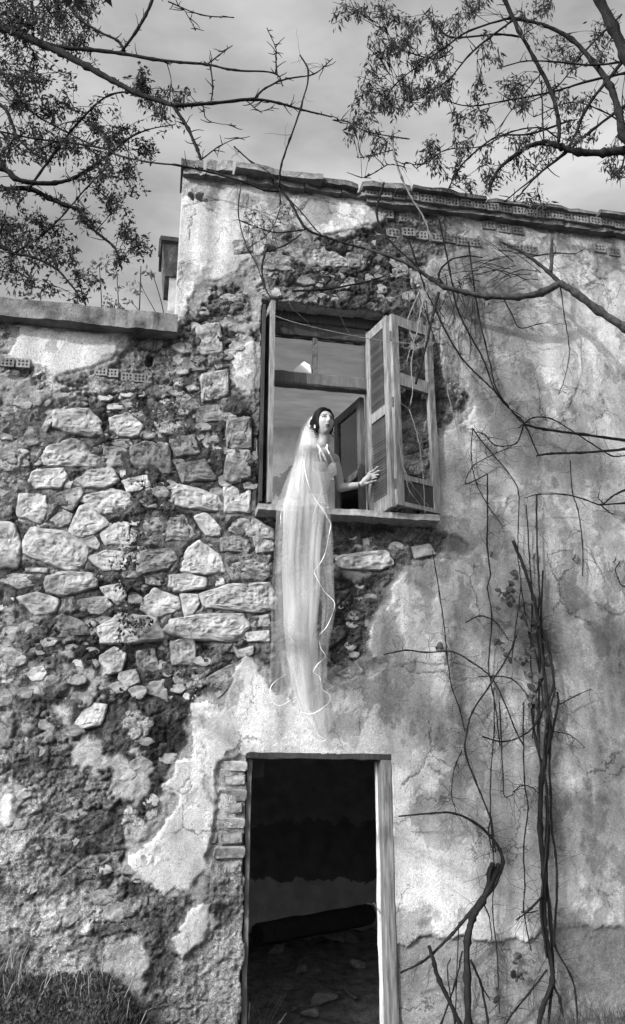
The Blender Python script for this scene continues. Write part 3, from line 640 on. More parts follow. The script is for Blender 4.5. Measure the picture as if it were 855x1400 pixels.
# ------------------------------------------------------------------ rooms behind the wall
def paint_room(name, base, bands, scale):
    """old distemper coming off in patches; bands by height: worn coats, and downstairs door light painted in"""
    m = mat(name, base, .25, scale, .95, .4, 30, .02, spec=.08); t = m.node_tree; N = t.nodes; L = t.links; b = N['Principled BSDF']
    src = b.inputs['Base Color'].links[0].from_socket
    tc = N.new('ShaderNodeTexCoord'); sep = N.new('ShaderNodeSeparateXYZ'); L.new(tc.outputs['Object'], sep.inputs[0])
    nz = N.new('ShaderNodeTexNoise'); nz.inputs['Scale'].default_value = 2.2; nz.inputs['Detail'].default_value = 9; nz.inputs['Roughness'].default_value = .62; L.new(tc.outputs['Object'], nz.inputs['Vector'])
    ma = N.new('ShaderNodeMath'); ma.operation = 'MULTIPLY_ADD'; ma.inputs[1].default_value = .8; L.new(nz.outputs['Fac'], ma.inputs[0]); L.new(sep.outputs['Z'], ma.inputs[2])
    cr = N.new('ShaderNodeValToRGB'); cr.color_ramp.interpolation = 'CONSTANT'
    mr = N.new('ShaderNodeMapRange'); mr.inputs['From Min'].default_value = bands[0][0]; mr.inputs['From Max'].default_value = bands[-1][0]+1.5; L.new(ma.outputs[0], mr.inputs['Value']); L.new(mr.outputs[0], cr.inputs[0])
    lo, hi = bands[0][0], bands[-1][0]+1.5
    while len(cr.color_ramp.elements) < len(bands): cr.color_ramp.elements.new(.5)
    for e, (zz, c) in zip(cr.color_ramp.elements, bands): e.position = (zz-lo)/(hi-lo); e.color = (c, c, c, 1)
    mu = N.new('ShaderNodeMix'); mu.data_type = 'RGBA'; mu.blend_type = 'MULTIPLY'; mu.inputs['Factor'].default_value = 1
    L.new(src, mu.inputs['A']); L.new(cr.outputs[0], mu.inputs['B']); L.new(mu.outputs['Result'], b.inputs['Base Color']); return m
M['room_up'] = paint_room('upper room paint', .8, [(2.9, .8), (5.72, .40), (6.12, .95)], 6)
M['room_low'] = paint_room('lower room paint with door light', .5, [(0, 1.0), (1.35, .32), (2.0, .55), (2.75, .15)], 6)  # pale bottom band and dark top paint in light falling from the door
M['ceiling'] = mat('ceiling distemper', .75, .22, 2.5, .95, .2, 30, .01, stretch=(1, 3, 1), spec=.1)
M['outer'] = mat('outer wall render', .35, .3, 3, .95, .5, 40, .02, spec=.1)
M['pale_floor'] = mat('dusty floor', .65, .2, 4, .95, .3, 30, .01)
def wallbox(name, a, b, m, par=house): return part(MB().box(a, b), name, m, par)
RX0, RX1, RY1 = .34, 3.35, 3.75
# upper room
wallbox('room_floor', (XC+.01, TH+.01, 2.84), (6.9, 4.15, 2.96), M['pale_floor'])
wallbox('back_wall', (XC+.02, RY1, 2.965), (6.9, RY1+.3, 6.55), M['room_up'])
# left gable out of view, its open top invented to let daylight in
gl = MB()
for a, b in (((XC+.015, TH+.004, 2.97), (RX0, .42, 6.5)), ((XC+.015, .421, 2.97), (RX0, 1.2, 4.3)), ((XC+.015, 1.201, 2.97), (RX0, 2.6, 3.9)), ((XC+.015, 2.601, 2.97), (RX0, RY1-.003, 4.6))): gl.box(a, b)
part(gl, 'gable_wall', M['room_up'])
# inside skin of the front wall round the window
fs = MB()
for a, b in (((RX0, TH+.002, 2.97), (WX0-.02, TH+.06, 6.27)), ((WX1+.02, TH+.002, 2.97), (RX1, TH+.06, 6.27)), ((WX0-.02, TH+.002, 5.78), (WX1+.02, TH+.06, 6.27)), ((WX0-.02, TH+.002, 2.97), (WX1+.02, TH+.06, WZ0-.03))): fs.box(a, b)
part(fs, 'front_wall_lining', M['room_up'])
# ceiling with a made-up hole whose daylight stands for a pane reflection
cz0 = 6.28
hp = [P(398, 509), P(415, 496), P(424, 500), P(425, 511)]
def on_z(px, py, z):
    a = P(px, py, 0); c = Vector(_cam); d = a-c; return c+d*((z-c.z)/d.z)
hole = [on_z(399, 507, cz0), on_z(416, 494, cz0), on_z(424, 499, cz0), on_z(426, 511, cz0)]
bm = bmesh.new(); ov = [bm.verts.new(p) for p in ((.93, 1.05, cz0), (2.72, 1.05, cz0), (2.72, RY1, cz0), (.93, RY1, cz0))]; hv = [bm.verts.new((p.x, p.y, cz0)) for p in hole]  # slab stops short of the walls, gaps added to let daylight in
es = [bm.edges.new((ov[i], ov[(i+1) % 4])) for i in range(4)]+[bm.edges.new((hv[i], hv[(i+1) % 4])) for i in range(4)]
bmesh.ops.triangle_fill(bm, use_beauty=True, edges=es)
ex = bmesh.ops.extrude_face_region(bm, geom=bm.faces[:]); bmesh.ops.translate(bm, vec=(0, 0, .16), verts=[e for e in ex['geom'] if isinstance(e, bmesh.types.BMVert)])
bmesh.ops.recalc_face_normals(bm, faces=bm.faces[:])
cm = bpy.data.meshes.new('ceiling'); bm.to_mesh(cm); bm.free(); cm.materials.append(M['ceiling']); kid(link('ceiling', cm, house))
# lower room
LX0, LX1, LY1 = -.6, 3.2, 4.3
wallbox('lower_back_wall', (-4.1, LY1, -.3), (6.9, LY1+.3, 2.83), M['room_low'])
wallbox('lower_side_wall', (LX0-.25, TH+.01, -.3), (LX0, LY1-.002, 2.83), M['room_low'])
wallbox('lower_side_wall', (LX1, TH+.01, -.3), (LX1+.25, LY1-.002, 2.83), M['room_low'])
wallbox('terrace_roof', (-4.1, TH+.011, 5.02), (XC+.012, LY1+.3, 5.2), M['concrete'])
wallbox('lower_ceiling', (-4.1, TH+.012, 2.84), (XC+.005, LY1+.3, 2.95), M['outer'])
wallbox('lower_end_wall', (-4.15, TH+.01, -.3), (-3.9, LY1+.31, 5.019), M['outer'])
wallbox('right_end_wall', (6.92, TH+.01, -.3), (7.2, LY1+.31, 6.6), M['outer'])
wallbox('lower_rear_wall', (-3.89, LY1+.02, 2.96), (XC+.01, LY1+.28, 5.018), M['outer'])
# rubble floor: heaped towards the back
fxs = np.linspace(LX0+.001, LX1-.001, 110); fys = np.linspace(.02, LY1-.001, 110); FX, FY = np.meshgrid(fxs, fys)
def floor_z(x, y): return .02+.40*sstep(.4, 3.9, np.asarray(y, float))+.10*(fbm(np.asarray(x)*2.2, np.asarray(y)*2.2, 200, 5)-.5)+.06*(fbm(np.asarray(x)*9, np.asarray(y)*9, 201, 4)-.5)
FZ = floor_z(FX, FY); ii = np.arange(FX.size).reshape(FX.shape)
qq = np.stack([ii[:-1, :-1], ii[:-1, 1:], ii[1:, 1:], ii[1:, :-1]], -1).reshape(-1, 4)
kid(link('rubble_floor', mesh('rubble_floor', np.stack([FX, FY, FZ], -1).reshape(-1, 3), qq.tolist(), M['floor'], True), house))

# ------------------------------------------------------------------ door frame
def timber(name, a, b, m, parent=house, seg=14, wear=.004, seed=0):
    """squared timber, its arrises worn and slightly bowed; long axis = largest side"""
    r = random.Random(seed+int(abs(a[0])*1000)); a = Vector(a); b = Vector(b); d = b-a; ax = max(range(3), key=lambda i: d[i]); o1, o2 = [i for i in range(3) if i != ax]
    v = []; f = []; c = min(d[o1], d[o2])*.12
    prof = [(0, c), (c, 0), (d[o1]-c, 0), (d[o1], c), (d[o1], d[o2]-c), (d[o1]-c, d[o2]), (c, d[o2]), (0, d[o2]-c)]
    for i in range(seg+1):
        for u, w in prof:
            p = a.copy(); p[ax] += d[ax]*i/seg; p[o1] += u+r.uniform(-wear, wear); p[o2] += w+r.uniform(-wear, wear); v.append(p)
    k = 8
    for i in range(seg):
        for j in range(k): f.append((i*k+j, (i+1)*k+j, (i+1)*k+(j+1) % k, i*k+(j+1) % k))
    f.append(tuple(range(k))); f.append(tuple(seg*k+j for j in range(k))[::-1])
    m_ = mesh(name, v, f, m); bm = bmesh.new(); bm.from_mesh(m_); bmesh.ops.recalc_face_normals(bm, faces=bm.faces[:]); bm.to_mesh(m_); bm.free()
    o = link(name, m_, parent)
    return kid(o) if parent is house else o
dj = timber('door_jamb', (1.722, -.006, -.1), (1.802, .10, 2.0), M['wood_jamb'], seed=1, wear=.003); dj['label'] = 'pale timber jamb on the right of the doorway'
ds = timber('door_stop', (1.712, .101, -.1), (1.80, .155, 1.99), M['plasterflake'], seed=2, wear=.006)
timber('door_jamb', (.770, .06, -.1), (.805, .14, 2.0), M['wood_mid'], seed=3)
timber('door_head', (.76, -.004, 2.0), (1.80, .12, 2.042), M['wood_dark'], seed=4)
bm_ = MB()
o = part(MB().tube([(1.665, .06, 1.05), (1.64, .03, 1.055), (1.60, -.02, 1.06)], [.004, .004, .003]).tube([(1.66, .05, 1.06), (1.685, -.03, 1.0)], [.004, .003]), 'door_latch', M['iron'])

# ------------------------------------------------------------------ window: sill, frame, panes, casement
sx0, sx1 = P(352, 695).x, P(545, 708).x
sm = slab_mesh(sx1-sx0+.30, .34, .052, 9, 'window_sill', M['sill'], 60, .003, .012)
o = kid(link('window_sill', sm, house)); o.location += Vector(((sx0+sx1+.30)/2-.01, .03, 3.79)); o['label'] = 'stone sill under the shuttered window'
FY0, FY1 = .165, .235
fr = MB()
fl = timber('window_frame', (WX0+.02, FY0, 3.85), (WX0+.085, FY1, 5.60), M['wood_mid'], seed=11); fl['label'] = 'old timber window frame with a two-light transom'
wf = fl
def fpart(name, a, b, m=None, seed=0):
    o = timber(name, a, b, m or M['wood_mid'], wf, seed=seed); return o
zt0, zt1 = P(440, 530, FY0).z, P(440, 513, FY0).z
xr = P(503, 600, FY0).x
fpart('frame_post', (xr, FY0, 3.85), (xr+.07, FY1, 5.60), seed=12)
fpart('transom', (WX0+.087, FY0-.03, zt0), (xr-.002, FY1, zt1), seed=13)
ztop = P(440, 462, FY0).z
fpart('frame_head', (WX0+.087, FY0, ztop), (xr-.002, FY1, ztop+.13), M['wood_dark'], seed=14)  # darker than the posts: shadow of the recess painted into the wood
fpart('lintel_board', (WX0+.03, .15, ztop+.131), (WX1-.01, FY1, 5.735), M['wood_dark'], seed=15)  # dark tone stands for shade under the wall head
xm = P(431.5, 485, FY0).x
fpart('mullion', (xm-.02, FY0+.01, zt1+.001), (xm+.02, FY1-.01, ztop-.001), seed=16)
for a, b in ((WX0+.087, xm-.021), (xm+.021, xr-.002)):
    bm_ = MB(); bm_.box((a, FY0+.035, zt1), (b, FY0+.039, ztop)); bm_.obj('pane', M['glass'], wf)
# inner casement standing open into the room on the right
ca = Vector((xr-.02, FY1+.02)); cb = Vector((xr-.14, FY1+.50))
def vbox(mb, a, b, z0, z1, t):
    d = (b-a).normalized(); n = Vector((-d.y, d.x))*t/2; i = len(mb.v)
    for z in (z0, z1):
        for p in (a-n, b-n, b+n, a+n): mb.v.append((p.x, p.y, z))
    mb.f += [(i, i+3, i+2, i+1), (i+4, i+5, i+6, i+7), (i, i+1, i+5, i+4), (i+1, i+2, i+6, i+5), (i+2, i+3, i+7, i+6), (i+3, i, i+4, i+7)]
zc0, zc1 = 3.87, zt0-.01
cs = MB(); L_ = (cb-ca).length; u = (cb-ca)/L_
vbox(cs, ca, ca+u*.06, zc0, zc1, .04); vbox(cs, cb-u*.06, cb, zc0, zc1, .04)
for z0, z1 in ((zc0, zc0+.07), (4.30, 4.36), (zc1-.07, zc1)): vbox(cs, ca+u*.061, cb-u*.061, z0, z1, .036)
cso = cs.obj('casement', M['wood_mid'], wf); cso['label'] = 'inner casement swung into the room'
gp = MB(); vbox(gp, ca+u*.062, cb-u*.062, 4.362, zc1-.072, .004); gp.obj('pane', M['glass'], wf)
gp = MB(); vbox(gp, ca+u*.062, cb-u*.062, zc0+.072, 4.298, .004); gp.obj('pane', M['glass'], wf)
# a casement on the left, folded back flat in the dark of the reveal
la = Vector((WX0+.10, FY1+.02)); lb = Vector((WX0+.03, FY1+.5)); cs = MB(); L_ = (lb-la).length; u = (lb-la)/L_
vbox(cs, la, la+u*.06, zc0, zc1, .04); vbox(cs, lb-u*.06, lb, zc0, zc1, .04)
for z0, z1 in ((zc0, zc0+.07), (zc1-.07, zc1)): vbox(cs, la+u*.061, lb-u*.061, z0, z1, .036)
cs.obj('casement', M['wood_mid'], wf)

# ------------------------------------------------------------------ shutters
def slat_mesh(L_, w, t):
    mb = MB(); mb.box((0, -w/2, -t/2), (L_, w/2, t/2)); return mesh('slat', mb.v, mb.f, M['wood_slat'])
def shutter(a, b, z0, z1, label, fields, mats=('wood', 'wood_slat'), st=.06, t=.035, tilt=.95, lean=0):
    """leaf from corner a to corner b (plan X,Y); fields: list of (from, to, kind) up the leaf, rails between"""
    a = Vector(a); b = Vector(b); L_ = (b-a).length; u = (b-a)/L_; mb = MB()
    for s in (0, L_-st):
        i0 = len(mb.v); n = Vector((-u.y, u.x))*t/2
        for k in range(13):
            z = z0+(z1-z0)*k/12; j = [random.uniform(-.0025, .0025) for _ in range(4)]
            p0, p1 = a+u*s, a+u*(s+st)
            for q, e in ((p0-n, j[0]), (p1-n, j[1]), (p1+n, j[2]), (p0+n, j[3])): mb.v.append((q.x+u.x*e, q.y+u.y*e+e*.3, z))
        for k in range(12):
            for c in range(4): mb.f.append((i0+k*4+c, i0+k*4+(c+1) % 4, i0+(k+1)*4+(c+1) % 4, i0+(k+1)*4+c))
        mb.f += [tuple(i0+c for c in range(4))[::-1], tuple(i0+48+c for c in range(4))]
    H_ = z1-z0
    edges = sorted(set([0.0]+[e for f in fields for e in f[:2]]+[1.0]))
    rails = []; cur = 0
    for f0, f1, kd in fields:
        if f0-cur > .004: rails.append((cur, f0))
        cur = f1
    if 1-cur > .004: rails.append((cur, 1))
    for r0, r1 in rails: vbox(mb, a+u*(st+.001), b-u*(st+.001), z0+H_*r0, z0+H_*r1, t*.9)
    o = mb.obj('shutter', M[mats[0]], house); kid(o); o['label'] = label
    sm_ = slat_mesh(L_-2*st-.004, .032, .007)
    ang = math.atan2(u.y, u.x)
    for f0, f1, kd in fields:
        if kd == 'louvre':
            n = int(H_*(f1-f0)/.026)
            for k in range(n):
                z = z0+H_*f0+.014+k*.026
                s = link('slat', sm_, o); p = a+u*(st+.002)
                s.matrix_local = Matrix.Translation((p.x, p.y, z)) @ Matrix.Rotation(ang, 4, 'Z') @ Matrix.Rotation(random.gauss(0, .006)+.0, 4, 'Y') @ Matrix.Rotation(tilt+random.uniform(-.08, .08), 4, 'X')
        elif kd == 'panel':
            pb = MB(); vbox(pb, a+u*(st+.001), b-u*(st+.001), z0+H_*f0, z0+H_*f1, .014); pb.obj('panel', M['wood_dark'], o)
    return o
HZ0, HZ1 = 3.865, 5.55
yo = -.19
pe = P(535, 570, yo); pf = P(505, 570, .14)
leaf1 = shutter((pf.x, .14), (pe.x, yo), HZ0, HZ1, 'louvred leaf of the right shutter that the hand rests on', [(.07, .48, 'louvre'), (.53, .95, 'louvre')], tilt=-.75)
pg = P(595, 575, -.05); pj = P(538.5, 570, yo-.015)
leaf2 = shutter((pj.x, yo-.015), (pg.x, -.05), HZ0+.01, HZ1+.005, 'outer leaf of the right shutter, its louvres gone, a panel left at the bottom', [(.02, .13, 'panel'), (.155, .62, 'open'), (.685, .945, 'open')], st=.065)
pl_ = P(371.5, 560, -.13); pl2 = P(362, 560, .11)
leaf3 = shutter((WX0+.055, .15), (pl_.x, -.13), HZ0-.005, HZ1+.07, 'left shutter standing out from the wall, seen almost edge-on', [(.05, .47, 'louvre'), (.52, .95, 'louvre')], tilt=-.75)
# second leaf of the left pair folded flat behind it in the reveal
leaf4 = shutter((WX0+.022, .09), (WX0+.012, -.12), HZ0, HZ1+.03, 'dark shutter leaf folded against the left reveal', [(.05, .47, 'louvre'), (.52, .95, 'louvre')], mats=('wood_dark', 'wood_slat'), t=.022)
# hinges between the leaves
for z in (4.05, 4.75, 5.35):
    part(MB().tube([(pj.x-.004, yo-.02, z-.04), (pj.x-.004, yo-.02, z+.04)], [.008, .008], 6), 'hinge', M['iron'])

# ------------------------------------------------------------------ iron hooks and insulators along the facade
for px, py in [(670,757),(728,760),(783,761),(838,765)]:
    p = P(px, py); y = wall_y(p.x, p.z)
    w = MB().tube([(p.x, y+.01, p.z-.02), (p.x, y-.035, p.z-.02), (p.x, y-.045, p.z-.005), (p.x, y-.045, p.z+.03)], [.006]*4)
    hk = part(w, 'wire_hook', M['iron']); ins = MB().tube([(p.x, y-.045, p.z+.004), (p.x, y-.045, p.z+.012), (p.x, y-.045, p.z+.022), (p.x, y-.045, p.z+.03), (p.x, y-.045, p.z+.042)], [.008, .012, .009, .011, .006], 10)
    ins.obj('insulator', M['porcelain'], hk)

# ------------------------------------------------------------------ rear pillar with boxed eave seen past the corner
rp = empty('rear_pillar', 'pale pillar with a boxed dark eave behind the roof corner', 'pillar', (P(236, 430, 2.6).x, 2.6, 5.2))
a0 = P(228, 440, 2.6); a1 = P(262, 330, 2.6); zc = P(225, 378, 2.6).z; zt = P(225, 336, 2.6).z
def loc(mb, name, m, par): 
    o = mb.obj(name, m, par); o.location = -par.location; return o
loc(MB().box((P(231, 400, 2.6).x, 2.6, 5.2), (P(231, 400, 2.6).x+.5, 3.0, zc), .006), 'shaft', M['outer'], rp)
e = MB(); ex0 = P(223, 360, 2.6).x; i = len(e.v)
for z, s in ((zc, .03), (zt, -.02)):
    for x, y in ((ex0+s, 2.55+s), (ex0+.8, 2.55+s), (ex0+.8, 3.1), (ex0+s, 3.1)): e.v.append((x, y, z))
e.f += [(0, 3, 2, 1), (4, 5, 6, 7), (0, 1, 5, 4), (1, 2, 6, 5), (2, 3, 7, 6), (3, 0, 4, 7)]
loc(e, 'eave_box', M['concrete'], rp)
loc(MB().box((ex0-.05, 2.48, zt+.002), (ex0+.9, 3.15, zt+.05), .005).box((ex0-.06, 2.47, zt-.22), (ex0-.035, 2.52, zt+.001)), 'cap', M['tile'], rp)

# ================================================================== fallen things inside the doorway
def boulder(name, r, seed, m):
    rr = random.Random(seed); bm = bmesh.new(); bmesh.ops.create_icosphere(bm, subdivisions=2, radius=r)
    pl = [(Vector((rr.uniform(-1, 1), rr.uniform(-1, 1), rr.uniform(-1, 1))).normalized(), rr.uniform(.35, .8)*r) for _ in range(12)]
    sc = Vector((rr.uniform(.9, 1.6), rr.uniform(.8, 1.2), rr.uniform(.35, .6)))
    for v in bm.verts:
        for n, d in pl:
            e = v.co.dot(n)-d
            if e > 0: v.co -= n*e
        v.co = Vector((v.co.x*sc.x, v.co.y*sc.y, v.co.z*sc.z))
    me = bpy.data.meshes.new(name); bm.to_mesh(me); bm.free(); me.materials.append(m); return me
where = ['in the middle of the dark doorway floor', 'lying left of centre on the doorway floor', 'against the fallen beam inside the doorway', 'at the foot of the right jamb inside', 'near the threshold of the dark room', 'below the fallen beam at its left end', 'at the back of the dark room on the right', 'close behind the doorway threshold, nearest the viewer', 'beside the larger block on the floor', 'half sunk in the dark floor, right of centre']
for i, (px, py, r) in enumerate([(470, 1285, .20), (430, 1270, .15), (505, 1272, .14), (445, 1368, .15), (480, 1360, .10), (380, 1300, .11), (410, 1330, .09), (490, 1320, .11), (425, 1390, .10), (398, 1378, .07)]):
    y = .25; 
    for _ in range(60):
        q = P(px, py, y)
        if q.z < float(floor_z(np.array(q.x), np.array(y)))+.02 or y > 3.9: break
        y += .06
    o = link('rubble_block', boulder('rubble_block', r, 50+i, M['rubble'])); o.location = (q.x, y, float(floor_z(np.array(q.x), np.array(y)))+r*.2); o.rotation_euler = (random.uniform(-.3, .3), random.uniform(-.3, .3), random.uniform(0, 6))
    tag(o, 'grey block of fallen rubble '+where[i], 'rubble block', 'rubble on the floor inside the doorway')
b0 = P(352, 1278, 2.4); b1 = P(505, 1250, 3.2)
for q in (b0, b1): q.z = max(q.z, float(floor_z(np.array(q.x), np.array(q.y)))+.07)
bmb = MB(); d = (b1-b0); n = 10; bmb.tube([b0+d*(k/n)+Vector((0, 0, random.uniform(-.006, .006))) for k in range(n+1)], [.10+random.uniform(-.006, .006) for k in range(n+1)], 8)
tag(bmb.obj('fallen_beam', M['wood_dark']), 'dark fallen timber beam slanting across the room behind the doorway', 'beam')
pb = P(352, 1046, .6); o = link('ceiling_board', mesh('ceiling_board', *(lambda m: (m.v, m.f))(MB().box((P(345,1062,.5).x, .5, P(345,1062,.5).z), (P(361,1062,.5).x, .54, P(345,1040,.5).z))), M['wood_mid']))
tag(o, 'small square board hanging in the top left of the doorway', 'board')

# ================================================================== vines and stems
def prad(p, px): # radius of something px wide in the photograph at that place
    return px/2*float((np.array(p)-_cam)@_fw)/F_PX
def stem(mb, pxs, Y, w0, w1, per=6, jit=1.2, nodes=True, sides=6):
    n = len(pxs); ys = Y if isinstance(Y, (list, tuple)) else [Y]*n
    if len(ys) == 2 and n != 2: ys = [ys[0]+(ys[1]-ys[0])*i/(n-1) for i in range(n)]
    pts = smoothline([P(x+random.uniform(-jit, jit)*.4, y, yy) for (x, y), yy in zip(pxs, ys)], per); m = len(pts)
    for i in range(1, m-1): pts[i] = pts[i]+Vector((random.uniform(-1, 1), random.uniform(-.6, .6), random.uniform(-.6, .6)))*prad(pts[i], jit)*.7
    rad = []
    for i, p in enumerate(pts):
        w = (w0+(w1-w0)*i/(m-1))*1.0
        if nodes and i % per == 0 and 0 < i < m-1: w *= 1.35
        w *= .88+.26*random.random(); rad.append(max(prad(p, w), .0008))
    mb.tube(pts, rad, sides); return pts
def tendrils(mb, pts, n, ln=.10, r=.0014, out=-1):
    for _ in range(n):
        p = random.choice(pts); d = Vector((random.uniform(-1, 1), random.uniform(-.5, .15), random.uniform(-1, .6))).normalized(); q = [p.copy()]; L_ = random.uniform(.4, 1.4)*ln
        for k in range(5):
            d = (d+Vector((random.uniform(-.6, .6), random.uniform(-.2, .2), random.uniform(-.6, .5)))).normalized(); nx = q[-1]+d*L_/5
            nx.y = min(nx.y, -.012); q.append(nx)
        mb.tube(q, [r*(1-.13*k) for k in range(6)], 4)
def leafmesh(pos, mat_, name, parent=None, size=(.03, .05), ratio=.38, droop=.6, fold=.25, flat=None):
    v = []; f = []
    for p in pos:
        p = Vector(p); L_ = random.uniform(*size)
        d = Vector((random.gauss(0, 1), random.gauss(0, 1), random.gauss(0, 1)-droop*2)).normalized()
        s_ = d.cross(Vector((random.gauss(0, 1), random.gauss(0, 1), random.gauss(0, 1)))).normalized(); nn = d.cross(s_)
        w = L_*ratio/2*random.uniform(.8, 1.2); i = len(v)
        v += [p, p+d*L_*.45+s_*w+nn*w*fold, p+d*L_, p+d*L_*.45-s_*w+nn*w*fold]
        f += [(i, i+1, i+2), (i, i+2, i+3)]
    return link(name, mesh(name, v, f, mat_), parent)
def dead_leaf(seed):
    r = random.Random(seed); v = []; f = []; L_ = .055
    for i in range(6):
        t = i/5; w = L_*.42*math.sin(math.pi*min(1, t*.92+.06))**.8; c = .35*L_*math.sin(t*2.4+seed)
        for j in (-1, 0, 1): v.append((j*w*r.uniform(.85, 1.1), c+.45*w*abs(j), -t*L_))
    for i in range(5):
        for j in range(2): a = i*3+j; f.append((a, a+1, a+4, a+3))
    return mesh('dead_leaf', v, f, M['leaf_dead'])
DEAD = [dead_leaf(k) for k in range(4)]
def vine(name, label, stems, matname='vine', tend=10, leaves=(), group=None, cat='vine', leafsize=(.04, .07)):
    b = stems[-1][0][-1]; base = P(stems[0][0][-1][0], stems[0][0][-1][1], -.05)
    e = empty(name, label, cat, base, group)
    allp = []
    for st_ in stems:
        pxs, Y, w0, w1 = st_[:4]; mb = MB(); pts = stem(mb, pxs, Y, w0, w1)
        if tend: tendrils(mb, pts, int(tend*1.9) if len(pxs) > 3 else tend, .2, .0019)
        o = mb.obj('stem', M[st_[4] if len(st_) > 4 else matname], e, True); o.location = -e.location; allp += pts
    for k, (px, py, Y, n) in enumerate(leaves):
        for _ in range(n):
            o = link('dead_leaf', random.choice(DEAD), e); o.location = P(px+random.gauss(0, 4), py+random.gauss(0, 5), Y+random.uniform(-.02, .02))-e.location
            o.rotation_euler = (random.uniform(-.9, .9), random.uniform(-2.5, 2.5), random.uniform(-.9, .9)); s_ = random.uniform(.6, 1.25); o.scale = (s_, s_, s_)
    return e
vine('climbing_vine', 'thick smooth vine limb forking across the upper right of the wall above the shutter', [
    ([(900,475),(855,448),(820,425),(787,400),(766,387)], [-.55,-.45,-.38,-.32,-.28], 13, 10, 'limb_vine'),
    ([(766,387),(741,400),(708,406),(666,405),(637,400),(608,392),(591,382),(558,361),(525,348),(500,340)], [-.28,-.26,-.24,-.2,-.18,-.16,-.14,-.12,-.1,-.08], 10, 3, 'limb_vine'),
    ([(766,387),(749,371),(724,351),(700,338),(683,330)], [-.28,-.26,-.24,-.2,-.16], 7, 2.5, 'limb_vine'), ([(754,374),(755,350),(755,326)], -.26, 5, 4, 'limb_vine'),
    ([(500,340),(470,332),(446,324),(418,312),(400,280),(382,256)], [-.08,-.08,-.09,-.10,-.11,-.12], 3, 3.5), ([(608,392),(600,375),(615,356),(640,350),(660,352)], [-.16,-.2,-.2,-.18,-.16], 3, 1.5),
    ([(724,351),(760,346),(785,347),(800,340)], -.2, 2, 1), ([(690,410),(700,430),(710,448),(733,444),(752,440)], -.14, 2, .8), ([(766,390),(772,430),(778,470),(778,490),(771,522),(764,539)], [-.26,-.2,-.16,-.12,-.1,-.1], 1.6, 1)], tend=6)
vine('hanging_creeper', 'long thin creeper stems crossing diagonally from the roof edge to the right of the shutter', [
    ([(600,300),(615,370),(625,420),(643,459),(660,490),(678,536),(702,564),(716,578),(737,623)], [-.12,-.12,-.10,-.09,-.08,-.08,-.08,-.08,-.06], 2.2, 1.8),
    ([(560,330),(580,390),(594,420),(611,455),(632,490),(657,516),(678,536),(696,556)], -.09, 2.4, 2), ([(640,330),(653,420),(664,469),(671,501),(681,536),(712,576)], -.07, 2, 2), ([(525,250),(515,290),(530,325),(560,355),(590,385)], [-.2,-.16,-.14,-.14,-.16], 3, 2),
    ([(600,400),(595,420),(590,441),(580,483),(569,525)], [-.22,-.24,-.26,-.26,-.24], 4, 3), ([(646,585),(667,613),(695,645),(709,673),(709,720),(708,760),(712,800),(706,850),(700,900)], -.06, 1.6, 1.2),
    ([(716,580),(706,606),(678,609),(664,595),(653,590)], -.07, 2, 1.2), ([(667,648),(637,662),(646,638),(671,623),(700,610)], -.07, 1.6, 1), ([(646,588),(645,623),(651,659),(667,690),(688,720)], -.05, 1.4, 1)], tend=16)
vine('pale_creeper', 'pale dry creeper strands tangled over the outer shutter leaf', [
    ([(575,395),(565,420),(558,441),(566,470),(562,500),(565,530),(561,555)], -.27, 1.8, 1.2), ([(585,395),(575,425),(570,455),(560,480),(556,500)], -.27, 1.5, 1), ([(537,178),(539,210),(549,243),(563,271),(581,300),(590,330)], [-.2,-.18,-.16,-.14,-.12,-.1], 3, 2.2),
    ([(612,470),(607,505),(613,540),(622,572),(628,600)], -.06, 1.6, 1), ([(545,600),(552,640),(560,670),(575,690)], -.24, 1.2, .8), ([(368,428),(400,440),(450,452),(500,462),(545,468),(590,474)], [-.16,-.2,-.22,-.22,-.23,-.2], .9, .8), ([(560,560),(572,600),(578,650),(582,705)], -.22, 1.2, .9)], 'vine_pale', tend=5)
vine('side_creeper', 'dark bare stems reaching in from the right edge at mid height', [
    ([(905,607),(855,602),(797,594),(744,587),(716,580)], [-.4,-.34,-.24,-.14,-.08], 4, 3), ([(905,608),(855,614),(794,619),(755,620),(734,623)], [-.4,-.34,-.22,-.12,-.06], 3.6, 2.6),
    ([(855,623),(836,623),(808,606),(780,588),(755,573),(730,571),(709,585)], -.15, 2, 1.6), ([(900,655),(855,670),(836,680),(822,690),(800,683),(772,676),(737,676),(718,681)], -.14, 3, 1.2), ([(900,686),(855,688),(825,690)], -.15, 2.4, 2), ([(822,690),(830,698),(839,704)], -.15, 2, 1.2),
    ([(780,630),(783,673),(790,697),(797,742),(797,788)], -.05, 1.4, 1.6), ([(900,800),(855,802),(845,790),(842,778),(848,768)], -.08, 2, 1.4), ([(825,688),(818,680),(820,672)], -.15, 1.6, 1)], tend=5)
